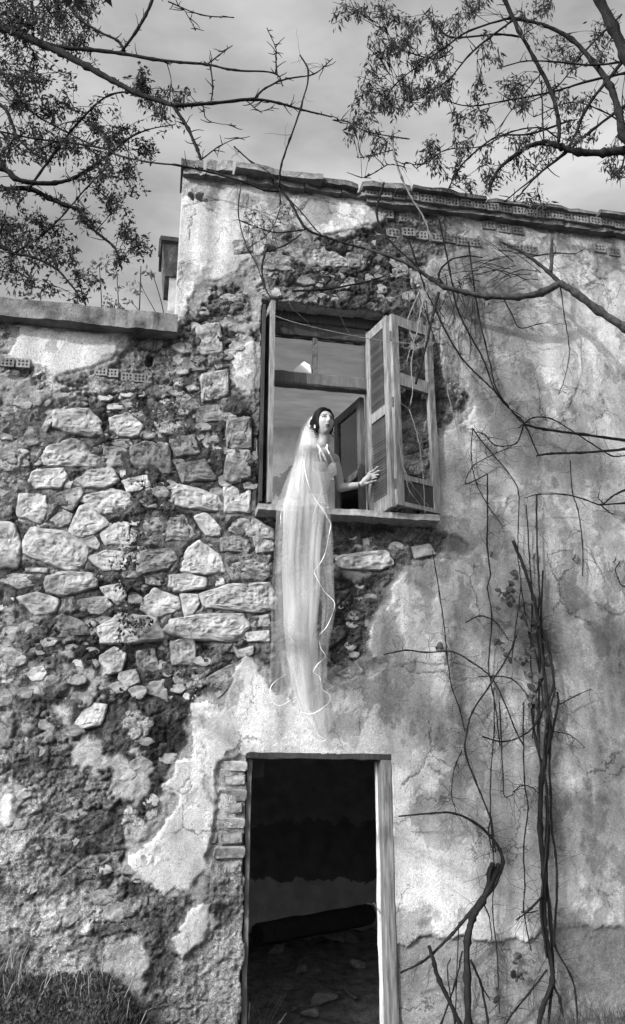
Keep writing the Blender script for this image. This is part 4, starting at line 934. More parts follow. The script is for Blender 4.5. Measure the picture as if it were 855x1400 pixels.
bund = [([(734,676),(734,720),(736,770),(738,820),(734,855),(738,910),(736,1000),(741,1063)], -.07, 2.4, 3), ([(701,739),(716,774),(730,819),(737,851),(748,879),(755,910),(757,939),(744,967),(730,995)], [-.10]*9, 4.5, 3.2),
    ([(762,946),(764,963),(755,1000),(752,1035),(753,1084),(755,1133),(760,1168),(762,1210),(759,1260),(757,1295)], -.08, 3, 3), ([(751,985),(751,1007),(741,1063),(739,1133),(744,1196),(744,1260),(751,1302),(755,1340),(741,1382),(734,1420)], -.09, 7, 6.5),
    ([(737,851),(742,900),(748,960),(752,1010)], -.10, 4, 5), ([(746,1088),(750,1140),(748,1196),(753,1246),(758,1291),(780,1333),(788,1365),(790,1420)], -.07, 3, 2.4), ([(753,1340),(765,1365),(771,1396),(776,1425)], -.08, 3.4, 3), ([(748,1326),(723,1358),(699,1389),(680,1420)], -.06, 3, 2),
    ([(742,780),(740,850),(744,920),(728,960),(732,1010),(748,1080),(746,1180),(752,1260),(756,1330),(750,1400)], -.06, 2.6, 4), ([(760,940),(748,990),(744,1040),(750,1110),(746,1170),(740,1240),(748,1310)], -.11, 2.6, 3), ([(720,690),(724,760),(728,830),(726,900),(730,960),(728,1010)], -.05, 1.8, 1.6),
    ([(712,800),(722,860),(734,900),(742,960),(736,1000)], -.08, 2, 2), ([(766,963),(790,950),(808,942)], -.07, 2, 1), ([(757,1000),(780,1005),(800,1022)], -.06, 1.4, .8), ([(742,1225),(725,1243),(706,1258)], -.12, 3.2, 2.2), ([(736,1245),(722,1248),(712,1246)], -.07, 1.6, 1)]
vine('vine_bundle', 'thick bundle of dark vine stems hanging to the ground on the right wall', bund, tend=9,
     leaves=[(688,818,-.1,5),(695,814,-.1,4),(678,828,-.1,2),(702,800,-.09,4),(705,780,-.09,4),(708,824,-.1,4),(720,822,-.1,4),(722,850,-.1,5),(735,860,-.1,6),(745,870,-.1,5),(720,900,-.1,5),(724,920,-.1,5),(714,904,-.1,3),(690,883,-.1,3),(696,902,-.1,3),(728,948,-.1,6),(750,905,-.1,3),(728,968,-.1,3),(705,1317,-.05,3),(708,1335,-.05,4),(686,1350,-.05,3)])
vine('looping_vine', 'thin looping vine stems on the plaster left of the vine bundle', [
    ([(667,648),(667,700),(667,746),(671,784),(667,805),(673,844),(668,907),(671,932),(678,967),(684,1020)], -.05, 2, 1.8), ([(706,868),(695,896),(671,935),(646,974),(639,1000),(636,1028),(650,1067),(671,1119),(674,1140),(678,1165)], -.08, 2.2, 2.6),
    ([(525,895),(555,889),(583,892),(618,891),(643,904),(671,925),(688,956),(706,1000),(716,1020)], -.07, 2, 2), ([(592,753),(601,812),(608,858),(611,896),(618,939),(629,970),(636,1000)], -.04, 1.4, 1.6), ([(637,851),(657,842),(678,851),(695,875)], -.08, 1.8, 1.2),
    ([(655,925),(688,925),(706,933),(730,960)], -.08, 1.6, 1.6), ([(676,940),(676,1000),(671,1053),(671,1116),(676,1189),(674,1246),(680,1302),(683,1386)], -.05, 1.6, 1.4), ([(683,960),(685,1000),(688,1067),(690,1089),(702,1086)], -.06, 1.8, 1.2),
    ([(660,1007),(688,1014),(720,1003),(735,985)], -.07, 2.2, 2), ([(716,960),(716,1000),(718,1070),(722,1105),(716,1158),(718,1210),(716,1246),(727,1300)], -.05, 2, 1.6), ([(701,1083),(715,1074),(730,1078),(740,1090)], -.07, 1.6, 1.2), ([(632,1026),(622,1050),(618,1085),(624,1110)], -.05, 1.4, .9), ([(671,1120),(668,1140),(674,1165)], -.06, 2, 1.4)], tend=12, leaves=[(596,880,-.05,3),(688,885,-.07,2)])
vine('thorny_briar', 'thick thorny briar stem rising from the ground and bending left beside the doorway', [
    ([(683,1182),(671,1207),(660,1232),(646,1256),(639,1288),(639,1337),(641,1400),(642,1440)], [-.16,-.18,-.2,-.22,-.24,-.26,-.28,-.3], 9, 9, 'bark'), ([(545,1116),(590,1112),(622,1112),(650,1125),(671,1144),(683,1161),(688,1179),(678,1207),(664,1226)], [-.1,-.12,-.13,-.14,-.15,-.16,-.17,-.18,-.19], 2, 6, 'bark'),
    ([(548,1330),(576,1316),(590,1305),(618,1277),(639,1253),(660,1226)], [-.12,-.14,-.16,-.18,-.2,-.2], 3, 6, 'bark'), ([(587,1293),(594,1318),(601,1340),(629,1400),(640,1430)], -.22, 5, 6, 'bark'), ([(674,1180),(668,1196),(670,1215)], -.19, 8, 5, 'bark'),
    ([(644,1312),(657,1344),(667,1393),(670,1430)], -.16, 3, 3), ([(632,1300),(622,1345),(604,1400),(596,1430)], -.14, 2.4, 2.4), ([(628,1260),(624,1340),(622,1420)], -.12, 1.6, 1.6), ([(657,1226),(668,1250),(672,1280),(668,1290)], -.14, 1.6, 1), ([(616,1310),(612,1330),(622,1400)], -.13, 1.6, 1.6), ([(648,1320),(660,1350),(670,1368)], -.15, 2, 1.2)], tend=3, cat='briar')
# thorns on the briar's arms are nodes of the stems; twigs round the fork of the big limb
tg = MB()
for _ in range(20):
    x, y = random.uniform(545, 650), random.uniform(372, 415); L_ = random.uniform(25, 90); dx = random.uniform(-18, 18); yy = random.uniform(-.24, -.08)
    stem(tg, [(x, y), (x+dx*.4, y+L_*.35), (x+dx, y+L_*.7), (x+dx*random.uniform(.6, 1.6), y+L_)], yy, random.uniform(1, 1.8), .8, 4, nodes=False, sides=4)
for _ in range(26):
    x, y = random.uniform(640, 740), random.uniform(345, 385); a = random.uniform(2.3, 4.2); L_ = random.uniform(25, 70)
    stem(tg, [(x, y), (x+L_*.5*math.cos(a), y+L_*.3*math.sin(a)), (x+L_*math.cos(a), y+L_*.7*math.sin(a)+8)], random.uniform(-.22, -.1), 1.2, .7, 4, nodes=False, sides=4)
e = empty('twig_tangle', 'tangle of fine dry twigs hanging above the right shutter', 'twigs', P(590, 400, -.12)); o = tg.obj('twigs', M['vine'], e, True); o['kind'] = 'stuff'; o.location = -e.location
o = leafmesh([P(random.uniform(560, 670), random.uniform(380, 470), random.uniform(-.2, -.08)) for _ in range(40)], M['weed'], 'leaves', e, (.03, .06), .45, .9); o['kind'] = 'stuff'; o.location = -e.location
# whip vine from above the roof down over the plaster
vine('roof_creeper', 'thin bare creeper arching over the top left plaster of the house', [
    ([(410,75),(422,100),(412,146),(397,191),(385,226),(382,256)], [-.3,-.3,-.28,-.25,-.2,-.14], 2, 3), ([(320,200),(345,222),(370,238),(392,268),(412,290),(430,312),(450,330)], -.12, 2, 1.4), ([(330,250),(326,290),(335,330),(352,365),(362,395)], -.06, 1.6, 1.2),
    ([(365,338),(358,365),(362,390),(372,410),(390,425)], -.08, 3, 1.6), ([(325,300),(350,310),(380,318),(418,314)], -.06, 1.6, 2), ([(362,345),(390,335),(412,320)], -.07, 2, 2), ([(383,258),(382,290),(366,320),(330,345)], -.08, 1.6, 1), ([(400,398),(440,396),(490,388),(525,378)], -.08, 3, 2)], tend=8)
# small ferny plant rooted in the crack, and ivy on the stones
def tuft(name, label, cat, clumps, m, size, stemmat='vine', Y=-.05):
    e = empty(name, label, cat, P(clumps[0][0], clumps[0][1], Y)); sb = MB(); pos = []
    for (px, py, r, n) in clumps:
        for _ in range(n):
            a = random.uniform(0, 6.283); rr = r*random.random()**.6; q = P(px+rr*math.cos(a), py+rr*math.sin(a), Y+random.uniform(-.06, .01)); pos.append(q)
            if random.random() < .35: b = P(px, py+r*.2, -.02); sb.tube([b, b.lerp(q, .5)+Vector((0, -.02, .015)), q], [.0018, .0014, .001], 4)
    if sb.v: o = sb.obj('stems', M[stemmat], e); o['kind'] = 'stuff'; o.location = -e.location
    o = leafmesh(pos, m, 'leaves', e, size, .6, .15, .4); o['kind'] = 'stuff'; o.location = -e.location; return e
tuft('fern_plant', 'small ferny plant rooted in the plaster crack above the window', 'plant', [(345,290,16,26),(372,300,26,44),(395,290,16,26),(340,312,20,30),(362,318,16,26)], M['weed'], (.02, .045))
tuft('ivy', 'dark ivy clump creeping over the pale stones of the left wall', 'ivy', [(177,850,16,46),(170,835,12,28),(190,855,14,28),(165,800,10,20),(178,770,14,26),(185,740,16,26),(168,880,12,18),(205,850,8,10),(185,700,20,22),(160,770,14,14),(195,660,26,24)], M['ivy'], (.022, .042), Y=-.07)
tuft('wall_weed', 'sparse dark weed hanging on the mossy stones left of the window', 'weed', [(240,560,36,40),(215,600,26,30),(235,525,16,16),(260,590,24,16)], M['ivy'], (.016, .035), Y=-.05)

# ================================================================== trees
def tree(name, label, limbs, blobs, trunk, leafsize, ratio, dens, droop, twig=True, extra=None, leafm='leaf'):
    """limbs: (photo points, depths, w0, w1); blobs: (x, y, r, Y) places where foliage hangs"""
    e = empty(name, label, 'tree', trunk[0][0])
    tb = MB(); tb.tube(smoothline([p for p, r in trunk], 5), [trunk[0][1]+(trunk[-1][1]-trunk[0][1])*i/((len(trunk)-1)*5) for i in range((len(trunk)-1)*5+1)], 12)
    o = tb.obj('trunk', M['bark'], e, True); o.location = -e.location
    nodes = []
    for (pxs, Y, w0, w1) in limbs:
        mb = MB(); pts = stem(mb, pxs, Y, w0, w1, 6, 1.0); nodes += pts
        # short spurs and thorns
        for _ in range(len(pxs)*3):
            p = random.choice(pts); d = Vector((random.uniform(-1, 1), random.uniform(-.5, .5), random.uniform(-.6, 1))).normalized(); q = [p]; L_ = random.uniform(.02, .16)
            for k in range(3): d = (d+Vector((random.uniform(-.4, .4), random.uniform(-.3, .3), random.uniform(-.3, .5)))).normalized(); q.append(q[-1]+d*L_/3)
            mb.tube(q, [prad(p, 1.6), prad(p, 1.3), prad(p, 1.0), prad(p, .7)], 4)
        o = mb.obj('limb', M['bark'], e, True); o.location = -e.location
    if extra:
        for pts, r0, r1 in extra:
            mb = MB(); sp = smoothline(pts, 6); mb.tube(sp, [r0+(r1-r0)*i/(len(sp)-1) for i in range(len(sp))], 7); nodes += sp; o = mb.obj('limb', M['bark'], e, True); o.location = -e.location
    tw = MB(); pos = []; narr = np.array([tuple(p) for p in nodes])
    for bl in blobs:
        if len(bl) == 4: px, py, r, Y = bl; c = P(px, py, Y); R_ = prad(c, 2*r)
        else: c = Vector(bl[:3]); R_ = bl[3]
        k = int(np.argmin(((narr-np.array(c))**2).sum(1))); st = Vector(narr[k])
        mid = st.lerp(c, .5)+Vector((random.uniform(-1, 1), random.uniform(-1, 1), random.uniform(.2, 1)))*R_*.35
        br = smoothline([st, mid, c+Vector((random.uniform(-.3, .3), 0, random.uniform(-.3, .1)))*R_], 5); tw.tube(br, [max(.002, R_*.03*(1-.08*i)) for i in range(len(br))], 5)
        n = max(3, int(dens*(R_/.12)**1.35*(bl[4] if len(bl) == 5 else 1)))
        for _ in range(n):
            d = Vector((random.gauss(0, .55), random.gauss(0, .55), random.gauss(0, .5)))*R_
            t = c+d; a = random.choice(br[len(br)//3:])
            tw.tube([a, a.lerp(t, .55)+Vector((0, 0, .12*R_)), t], [.0035, .0026, .0016], 4)
            m = random.randint(7, 13)
            ax = (t-a).normalized() if (t-a).length > 1e-4 else Vector((0, 0, -1))
            for j in range(m):
                pos.append(t-ax*random.uniform(0, .12)+Vector((random.gauss(0, .022), random.gauss(0, .022), random.gauss(0, .022))))
    o = tag(tw.obj('twigs', M['bark'], e), kind='stuff'); o.location = -e.location
    o = leafmesh(pos, M[leafm], 'crown', e, leafsize, ratio, droop); o['kind'] = 'stuff'; o.location = -e.location
    return e
Ly = .9
limbsL = [([(-120,10),(-60,20),(0,37),(28,47),(63,63),(84,72),(119,91),(154,110),(189,128),(225,140),(242,144),(290,141),(347,136),(382,141),(412,150),(455,160)], [1.2,1.1,1.0,.9,.8,.7,.5,.4,.3,.2,.1,.1,.1,.1,.1,.1], 13, 2),
    ([(63,60),(84,65),(123,68),(165,73),(210,81),(246,85),(282,88),(322,96),(375,100),(387,118)], [.8,.75,.7,.6,.5,.4,.3,.2,.2,.2], 7, 1.8), ([(377,100),(378,80),(377,65),(365,38)], .2, 2.2, 1), ([(236,143),(257,176),(270,205),(277,222)], [.12,.1,.08,.08], 5, 3.5),
    ([(165,72),(185,45),(200,20),(212,-10)], [.6,.5,.5,.5], 4, 5), ([(85,-10),(105,22),(135,43),(160,55),(170,70)], [.8,.75,.7,.65,.6], 3, 4), ([(347,136),(362,121),(392,108),(430,101),(455,80)], .1, 3, 1.2), ([(288,90),(291,120),(288,142)], .2, 2, 2),
    ([(-100,200),(0,229),(21,244),(46,250),(76,250),(103,243),(131,224),(152,209),(172,192),(200,178),(240,170)], 1.2, 9, 1.5), ([(-100,250),(0,258),(40,258),(67,271),(91,281),(111,288),(116,303),(134,319),(155,337),(164,358)], 1.3, 8, 2.5),
    ([(-100,320),(0,337),(18,346),(46,352),(76,367),(97,389),(119,419)], 1.5, 6, 1.6), ([(-60,120),(0,143),(15,166),(23,186),(40,204),(53,214),(68,221)], .6, 5, 2.2), ([(100,195),(143,203),(161,212),(201,221),(249,227),(290,236),(334,249),(362,260),(382,262)], [.6,.4,.2,.0,-.14,-.16,-.16,-.15,-.14], 2, 3.2),
    ([(40,258),(70,215),(110,165),(150,130),(200,125)], 1.2, 4, 2), ([(0,180),(50,190),(100,196),(150,205)], 1.0, 3, 2), ([(20,346),(60,320),(90,290),(120,255),(150,225)], 1.3, 3, 1.5), ([(0,95),(40,150),(90,180),(130,200)], 1.0, 3, 1.5),
    ([(277,217),(300,200),(325,188)], .06, 2, 1), ([(230,2),(275,20),(320,24)], .5, 2, 1.4), ([(250,10),(262,30),(268,42)], .5, 1.2, 1), ([(282,90),(300,75),(318,62)], .3, 2, 1), ([(278,145),(285,165),(322,172)], .15, 1.6, .8), ([(340,140),(355,152),(370,148)], .1, 1.6, .8)]
bl = [(30,30,50),(90,30,40),(20,90,40),(55,110,30),(25,150,38),(70,150,28),(125,165,32),(60,190,34),(100,205,28),(150,195,30),(195,128,26),(225,155,22),(248,138,14),(172,232,22),(205,207,20),(140,218,28),(15,262,18),(115,296,22),(155,280,24),(180,310,18),(166,350,16),(190,333,14),(30,325,32),(60,345,24),(100,372,20),(20,372,28),(62,392,16),(110,405,12),(10,205,30),(140,248,20),(60,20,40),(110,60,20),(15,50,40),(195,105,14),(120,10,20),(85,270,10),(200,345,10),(55,310,20),(80,350,16),(125,385,10),(8,300,25)]
blobsL = [(x+random.gauss(0, 10)*k, y+random.gauss(0, 10)*k, r*(1.1-.25*k), Ly+random.uniform(-.2, .9)) for x, y, r in bl for k in (0, 1)]
# boughs that reach forward over the yard, out of the picture to the left: their shade falls on the right of the wall
fwd = [([Vector((-5.6, .6, 5.2)), Vector((-5.2, -1.5, 6.6)), Vector((-4.6, -3.2, 7.6)), Vector((-2.6, -4.2, 8.2)), Vector((-.8, -4.6, 8.2))], .13, .03), ([Vector((-5.2, -1.5, 6.6)), Vector((-4.7, -2.8, 6.3)), Vector((-3.0, -3.9, 6.4)), Vector((-1.2, -4.5, 6.5))], .08, .025), ([Vector((-4.7, -2.8, 6.3)), Vector((-3.4, -3.9, 5.7)), Vector((-1.8, -4.6, 5.3))], .06, .02)]
rb = random.Random(5)
blobsF = [(rb.uniform(-2.8, .0), rb.uniform(-4.7, -3.7), rb.uniform(4.9, 9.2), rb.uniform(.22, .38), 6.0) for _ in range(26)]
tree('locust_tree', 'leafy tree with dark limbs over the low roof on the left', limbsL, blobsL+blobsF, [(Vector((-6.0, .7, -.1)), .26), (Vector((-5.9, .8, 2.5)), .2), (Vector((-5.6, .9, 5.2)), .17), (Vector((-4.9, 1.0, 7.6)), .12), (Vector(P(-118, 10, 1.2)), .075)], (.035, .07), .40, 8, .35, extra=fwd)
Ry = -.7
limbsR = [([(800,-40),(820,0),(838,37),(855,75),(880,140),(900,210)], -.9, 13, 17), ([(680,-30),(691,0),(710,42),(731,80),(754,126),(764,168),(764,194)], [-.9,-.85,-.8,-.75,-.7,-.7,-.7], 6, 5), ([(689,26),(708,26),(745,35),(782,54),(810,84),(834,117),(846,154),(853,187),(880,215)], [-.6,-.6,-.65,-.7,-.75,-.8,-.85,-.9,-.9], 3, 12),
    ([(668,262),(680,234),(698,217),(722,201),(745,195),(768,201),(792,208),(825,209),(855,206),(900,212)], [-.5,-.5,-.5,-.55,-.6,-.65,-.7,-.75,-.8,-.9], 3, 13), ([(900,30),(855,80),(829,112),(801,150),(778,201),(736,239),(703,276)], [-.9,-.85,-.8,-.7,-.65,-.6,-.5], 6, 2),
    ([(900,120),(855,145),(810,178),(773,210),(736,239),(689,276)], [-.9,-.8,-.7,-.6,-.5,-.4], 5, 1.6), ([(890,80),(855,84),(810,89),(754,84),(717,84),(680,94)], -.8, 4, 1.5), ([(890,94),(855,100),(801,112),(754,126),(689,138),(642,145),(605,136)], -.6, 4, 1.5), ([(701,28),(670,51),(642,75),(614,108),(581,131),(560,140)], -.6, 3, 1.5),
    ([(717,51),(680,47),(619,51),(600,37),(581,19)], -.5, 3.4, 1.8), ([(701,23),(642,42),(609,65),(581,84),(539,117),(520,154)], -.6, 3, 1.3), ([(782,164),(726,183),(680,187),(642,215),(625,235),(614,257)], -.5, 3, 2), ([(455,164),(474,166),(502,180),(539,187),(560,190)], -.4, 1.6, 2), ([(740,100),(715,130),(690,165),(678,190)], -.6, 2, 1), ([(764,190),(740,175),(700,180),(660,200),(610,205),(570,230)], -.5, 2.4, 1.2), ([(860,190),(850,230),(845,240)], -.8, 3, 2),
    ([(600,205),(575,225),(555,222),(553,230)], -.4, 1.6, 1), ([(537,205),(510,212),(490,216)], -.4, 1.6, 1), ([(530,225),(505,240),(495,243)], -.4, 1.6, 1), ([(850,20),(800,70),(760,120),(700,150)], -.6, 3, 1.4), ([(741,110),(742,150),(744,195)], -.65, 2, 2), ([(855,170),(820,150),(780,140),(730,160)], -.7, 2.6, 1.2), ([(620,65),(600,80),(570,75),(540,60),(520,20)], -.5, 2, 1)]
cr = [(60,25),(150,30),(130,100),(140,150),(120,220),(100,270),(140,300),(90,350),(60,365),(130,400),(190,230),(240,190),(300,150),(250,80),(310,60),(300,110),(380,10),(420,20),(560,40),(620,5),(455,155),(330,190),(230,310),(300,280),(285,420),(370,335),(450,340),(380,420),(300,480),(330,510),(460,430),(500,250),(520,290),(640,150),(770,110),(700,180),(790,160),(650,290),(720,300),(560,400),(620,440),(540,490),(480,510),(460,550),(600,570),(830,500),(820,430),(760,410),(700,350),(180,150),(160,260),(210,120),(270,230),(200,60),(230,260),(180,320),(350,60),(430,250),(560,300),(330,260)]
blobsR = [(455+x/2.1375+random.gauss(0, 9)*k, y/2.1375+random.gauss(0, 9)*k, random.uniform(9, 19), Ry+random.uniform(-.3, .5)) for x, y in cr for k in (0, 1, 1)]
tr0 = P(900, 212, -.9)
tree('pod_tree', 'sparse tree with hanging pods reaching over the roof from the right', limbsR, blobsR, [(Vector((tr0.x+.55, -1.1, -.1)), .22), (Vector((tr0.x+.5, -1.1, 3)), .19), (Vector((tr0.x+.3, -1.0, 5.5)), .16), (tr0, .12)], (.035, .08), .26, 6, .95)

# ================================================================== weeds on the low roof, grass at the foot
def weed(label, pts, Y, leaves, w=1.8, group='weeds on the low roof', lsize=(.04, .09), ratio=.35):
    q = [P(x, y, Y) for x, y in pts]; e = empty('weed_stalk', label, 'weed', q[0], group); mb = MB(); sp = smoothline(q, 5); mb.tube(sp, [prad(p, w)*(1-.5*i/len(sp)) for i, p in enumerate(sp)], 5)
    o = mb.obj('stem', M['vine'], e); o.location = -e.location
    if leaves:
        pos = [P(x+random.gauss(0, r*.5), y+random.gauss(0, r*.45), Y+random.uniform(-.06, .06)) for x, y, r, n in leaves for _ in range(n)]
        o = leafmesh(pos, M['weed'], 'leaves', e, lsize, ratio, .4); o['kind'] = 'stuff'; o.location = -e.location
    return e
weed('straight dark dead stalk on the low roof, nearest the pillar', [(190,452),(191,420),(193,364)], .5, [], 2.4)
weed('tall weed with feathery top leaves on the low roof', [(140,452),(139,410),(136,362)], .7, [(135,365,16,26),(125,372,10,12),(143,358,8,10)])
weed('bushy low weed behind the coping, left of the dead stalk', [(155,452),(156,430),(158,412)], .6, [(155,420,12,50),(168,425,10,30),(150,410,8,16),(145,425,8,14)], lsize=(.025, .05), ratio=.6)
weed('thin weed stem with a few leaves at its tip, beside the bushy weed', [(165,452),(162,410),(160,372)], .8, [(160,374,6,10),(161,392,4,5)])
weed('bent bare stem leaning left across the low roof by the pillar', [(226,455),(212,425),(198,400),(192,385)], .6, [(192,386,4,4)], 1.4)
weed('slender arching weed with drooping leaves close to the pillar', [(229,452),(220,410),(210,378),(206,368)], .7, [(207,372,8,12),(186,395,8,12),(180,385,10,14)], 1.6)
weed('crooked dry stem low on the roof between the bushy weed and the pillar', [(205,455),(190,425),(176,410)], .9, [(176,410,6,8)], 1.4)
weed('fine leaning weed at the left end of the low roof', [(60,440),(56,400),(70,370),(62,345)], 1.0, [(40,400,14,18),(20,405,12,14),(60,398,10,14)], 1.4)

def grass(name, label, n, xr_, yr_, hr, m, w, parent=None, seed=3, dens=None):
    r = np.random.default_rng(seed); x = r.uniform(*xr_, n); y = r.uniform(*yr_, n); z = ground_z(x, y); hh = r.uniform(*hr, n)*(.35+1.9*fbm(x*4.5, y*4.5, 77, 3)**1.5*1.6); a = r.uniform(0, 6.283, n); ln = r.uniform(.2, 1.0, n)*hh; dx, dy = np.cos(a)*ln, np.sin(a)*ln; b = r.uniform(0, 6.283, n); ux, uy = np.cos(b)*w, np.sin(b)*w
    mid = .55; v = np.empty((n, 5, 3))
    v[:, 0] = np.stack([x-ux, y-uy, z-.01], -1); v[:, 1] = np.stack([x+ux, y+uy, z-.01], -1); v[:, 2] = np.stack([x+dx*.35+ux*.7, y+dy*.35+uy*.7, z+hh*mid], -1); v[:, 3] = np.stack([x+dx*.35-ux*.7, y+dy*.35-uy*.7, z+hh*mid], -1); v[:, 4] = np.stack([x+dx, y+dy, z+hh*(1-.35*ln/hh)], -1)
    v[..., 1] = np.minimum(v[..., 1], -.02)
    i = np.arange(n)[:, None]*5; f = [tuple(q) for q in (i+np.array([[0, 1, 2, 3]])).tolist()]+[tuple(q) for q in (i+np.array([[3, 2, 4]])).tolist()]
    return tag(link(name, mesh(name, v.reshape(-1, 3), f, m)), label, 'grass', kind='stuff')
grass('grass', 'dark grass on the mound at the foot of the wall, bottom left', 16000, (-1.7, .60), (-1.1, -.03), (.02, .065), M['grass'], .004)
grass('dry_grass', 'pale dry blades strewn over the grassy mound', 260, (-1.2, .60), (-.5, -.03), (.06, .16), M['grass_dry'], .0028, seed=9)
grass('yard_grass', 'short grass along the wall foot on the right', 3500, (1.9, 5.0), (-1.0, -.03), (.03, .12), M['grass'], .003, seed=5)
lp = [Vector((x, y, float(ground_z(np.array(x), np.array(y)))+random.uniform(.01, .05))) for x, y in [(random.uniform(-1.6, .55), random.uniform(-.9, -.04)) for _ in range(7000)]]
o = leafmesh(lp, M['grass'], 'ground_cover', None, (.02, .045), .7, -.1, .3); tag(o, 'small-leaved ground cover growing through the mound', 'ground cover', kind='stuff')
dg = MB()
for _ in range(40):
    x, y = random.uniform(.80, 1.0), random.uniform(.1, .9); z = float(floor_z(np.array(x), np.array(y))); a = random.uniform(0, 6.28); hh = random.uniform(.15, .5)
    dg.tube([(x, y, z), (x+.05*math.cos(a), y+.05*math.sin(a), z+hh*.6), (x+.16*math.cos(a), y+.16*math.sin(a), z+hh)], [.002, .0016, .0008], 3)
tag(dg.obj('doorway_grass', M['grass_dry']), 'thin dry grass just inside the left jamb', 'grass', kind='stuff')

# ================================================================== the bride in the window
person = empty('person', 'woman in strapless white dress and long veil, leaning from the window', 'person', (P(424, 735, .34).x, .34, 2.96))
def pk(o): o.location = o.location-person.location; return o
skin = bpy.data.materials.new('skin'); skin.use_nodes = True; N = skin.node_tree.nodes; L = skin.node_tree.links; b = N['Principled BSDF']
at_ = N.new('ShaderNodeAttribute'); at_.attribute_name = 'tone'; L.new(at_.outputs['Fac'], b.inputs['Base Color']); b.inputs['Roughness'].default_value = .5; b.inputs['Specular IOR Level'].default_value = .3
b.inputs['Subsurface Weight'].default_value = .12; b.inputs['Subsurface Radius'].default_value = (.006, .006, .006); M['skin'] = skin
class Body(MB):
    def chain(s, pts, rad, sides=14):
        """closed tapering limb with rounded ends"""
        pts = [Vector(p) for p in pts]; P_, R_ = [], []
        d0 = (pts[0]-pts[1]).normalized(); d1 = (pts[-1]-pts[-2]).normalized()
        for t in (.98, .8, .45): P_.append(pts[0]+d0*rad[0]*t); R_.append(rad[0]*math.sqrt(max(1-t*t, .001)))
        sp = smoothline(pts, 5); n = len(sp)
        for i, p in enumerate(sp):
            u_ = i/(n-1)*(len(rad)-1); k = min(int(u_), len(rad)-2); P_.append(p); R_.append(rad[k]+(rad[k+1]-rad[k])*(u_-k))
        for t in (.45, .8, .98): P_.append(pts[-1]+d1*rad[-1]*t); R_.append(rad[-1]*math.sqrt(max(1-t*t, .001)))
        s.tube(P_, R_, sides)
    def ell(s, c, ax, nu=24, nv=16):
        """ellipsoid with axis vectors ax (three, scaled)"""
        i0 = len(s.v); c = Vector(c)
        for j in range(1, nv):
            t = math.pi*j/nv
            for i in range(nu):
                w = 2*math.pi*i/nu; s.v.append(tuple(c+ax[0]*math.sin(t)*math.cos(w)+ax[1]*math.sin(t)*math.sin(w)+ax[2]*math.cos(t)))
        a = len(s.v); s.v.append(tuple(c+ax[2])); b_ = len(s.v); s.v.append(tuple(c-ax[2]))
        for j in range(nv-2):
            for i in range(nu): s.f.append((i0+j*nu+i, i0+(j+1)*nu+i, i0+(j+1)*nu+(i+1) % nu, i0+j*nu+(i+1) % nu))
        for i in range(nu):
            s.f.append((a, i0+i, i0+(i+1) % nu)); s.f.append((b_, i0+(nv-2)*nu+(i+1) % nu, i0+(nv-2)*nu+i))
B = Body()
zz = Vector((0, 0, 1))
cf = Vector((math.sin(R(40)), -math.cos(R(40)), 0)); cl = Vector((cf.y*-1, cf.x, 0))          # chest faces right and outwards; cl = her left
if cl.x < 0: cl = -cl
pel, wai, rib, che = P(421, 735, .34), P(426, 694, .19), P(431, 660, .07), P(437, 634, .0)
nb, nk = P(439.5, 613, -.03), P(443, 601, -.055)
up1 = (che-wai).normalized()
B.ell(pel, (cl*.175, cf*.125, zz*.15)); B.ell(wai, (cl*.118, cf*.09, up1*.15)); B.ell(rib, (cl*.135, cf*.10, up1*.14)); B.ell(che+up1*.01, (cl*.15, cf*.098, up1*.105))
shL = nb+cl*.16+Vector((0, 0, -.045)); shR = nb-cl*.155+Vector((0, 0, -.075))
for q_ in (shL, shR): B.chain([q_+Vector((0, 0, .005)), nb.lerp(q_, .45)+Vector((0, 0, -.006)), nb.lerp(nk, .6)], [.042, .038, .034])
B.chain([shR, nb+Vector((0, 0, -.055)), shL], [.05, .062, .05])
B.chain([nb+Vector((0, 0, -.05)), nb, nk, P(443, 590, -.075)], [.074, .054, .044, .046])
for sg in (-1, 1): B.ell(che+cf*.066+cl*.058*sg-up1*.05, (cl*.062, cf*.046, up1*.062), 18, 12)
def leafY(px): return .14+(px-505)/30*(-.33)
elL = P(466, 667, .14); wrL = P(494.5, 662.5, .03)
B.chain([shL, shL.lerp(elL, .5)+Vector((.004, 0, 0)), elL], [.047, .041, .035]); B.chain([elL, elL.lerp(wrL, .35), wrL], [.036, .034, .0225])
kn = P(505, 652, .035); B.chain([wrL, wrL.lerp(kn, .5), kn], [.021, .029, .026])
hv_ = (kn-wrL).normalized(); side = P(507, 657, .03)-P(503, 647, .04); side.normalize()
tips = [((517, 638), (511, 643.5), -.030), ((519, 643.5), (512.5, 647), -.012), ((518, 649), (512.5, 650.5), .006), ((515.5, 653), (511.5, 653.8), .022)]
for (tx, ty), (mx_, my_), off in tips:
    t = P(tx, ty, leafY(tx)-.022); m_ = P(mx_, my_, leafY(mx_)-.05); r0 = kn+side*off+hv_*.004
    B.chain([r0, m_, m_.lerp(t, .55)+Vector((0, -.006, .002)), t], [.0098, .0088, .008, .0066], 10)
B.chain([wrL+hv_*.018+side*.012, P(505, 660, .0), P(515, 657, leafY(515)-.025)], [.013, .0105, .0078], 10)
elR = P(409, 668, -.10); wrR = P(424, 690, -.16); B.chain([shR, shR.lerp(elR, .5), elR], [.047, .04, .034]); B.chain([elR, elR.lerp(wrR, .4), wrR], [.035, .032, .022])
kR = wrR+Vector((.06, -.03, -.008)); B.chain([wrR, kR], [.022, .026])
for k in range(4): B.chain([kR+Vector((0, .012-.017*k, 0)), kR+Vector((.035, .01-.02*k, -.004)), kR+Vector((.06-.006*abs(k-1), .012-.022*k, -.018))], [.0095, .008, .0065], 8)
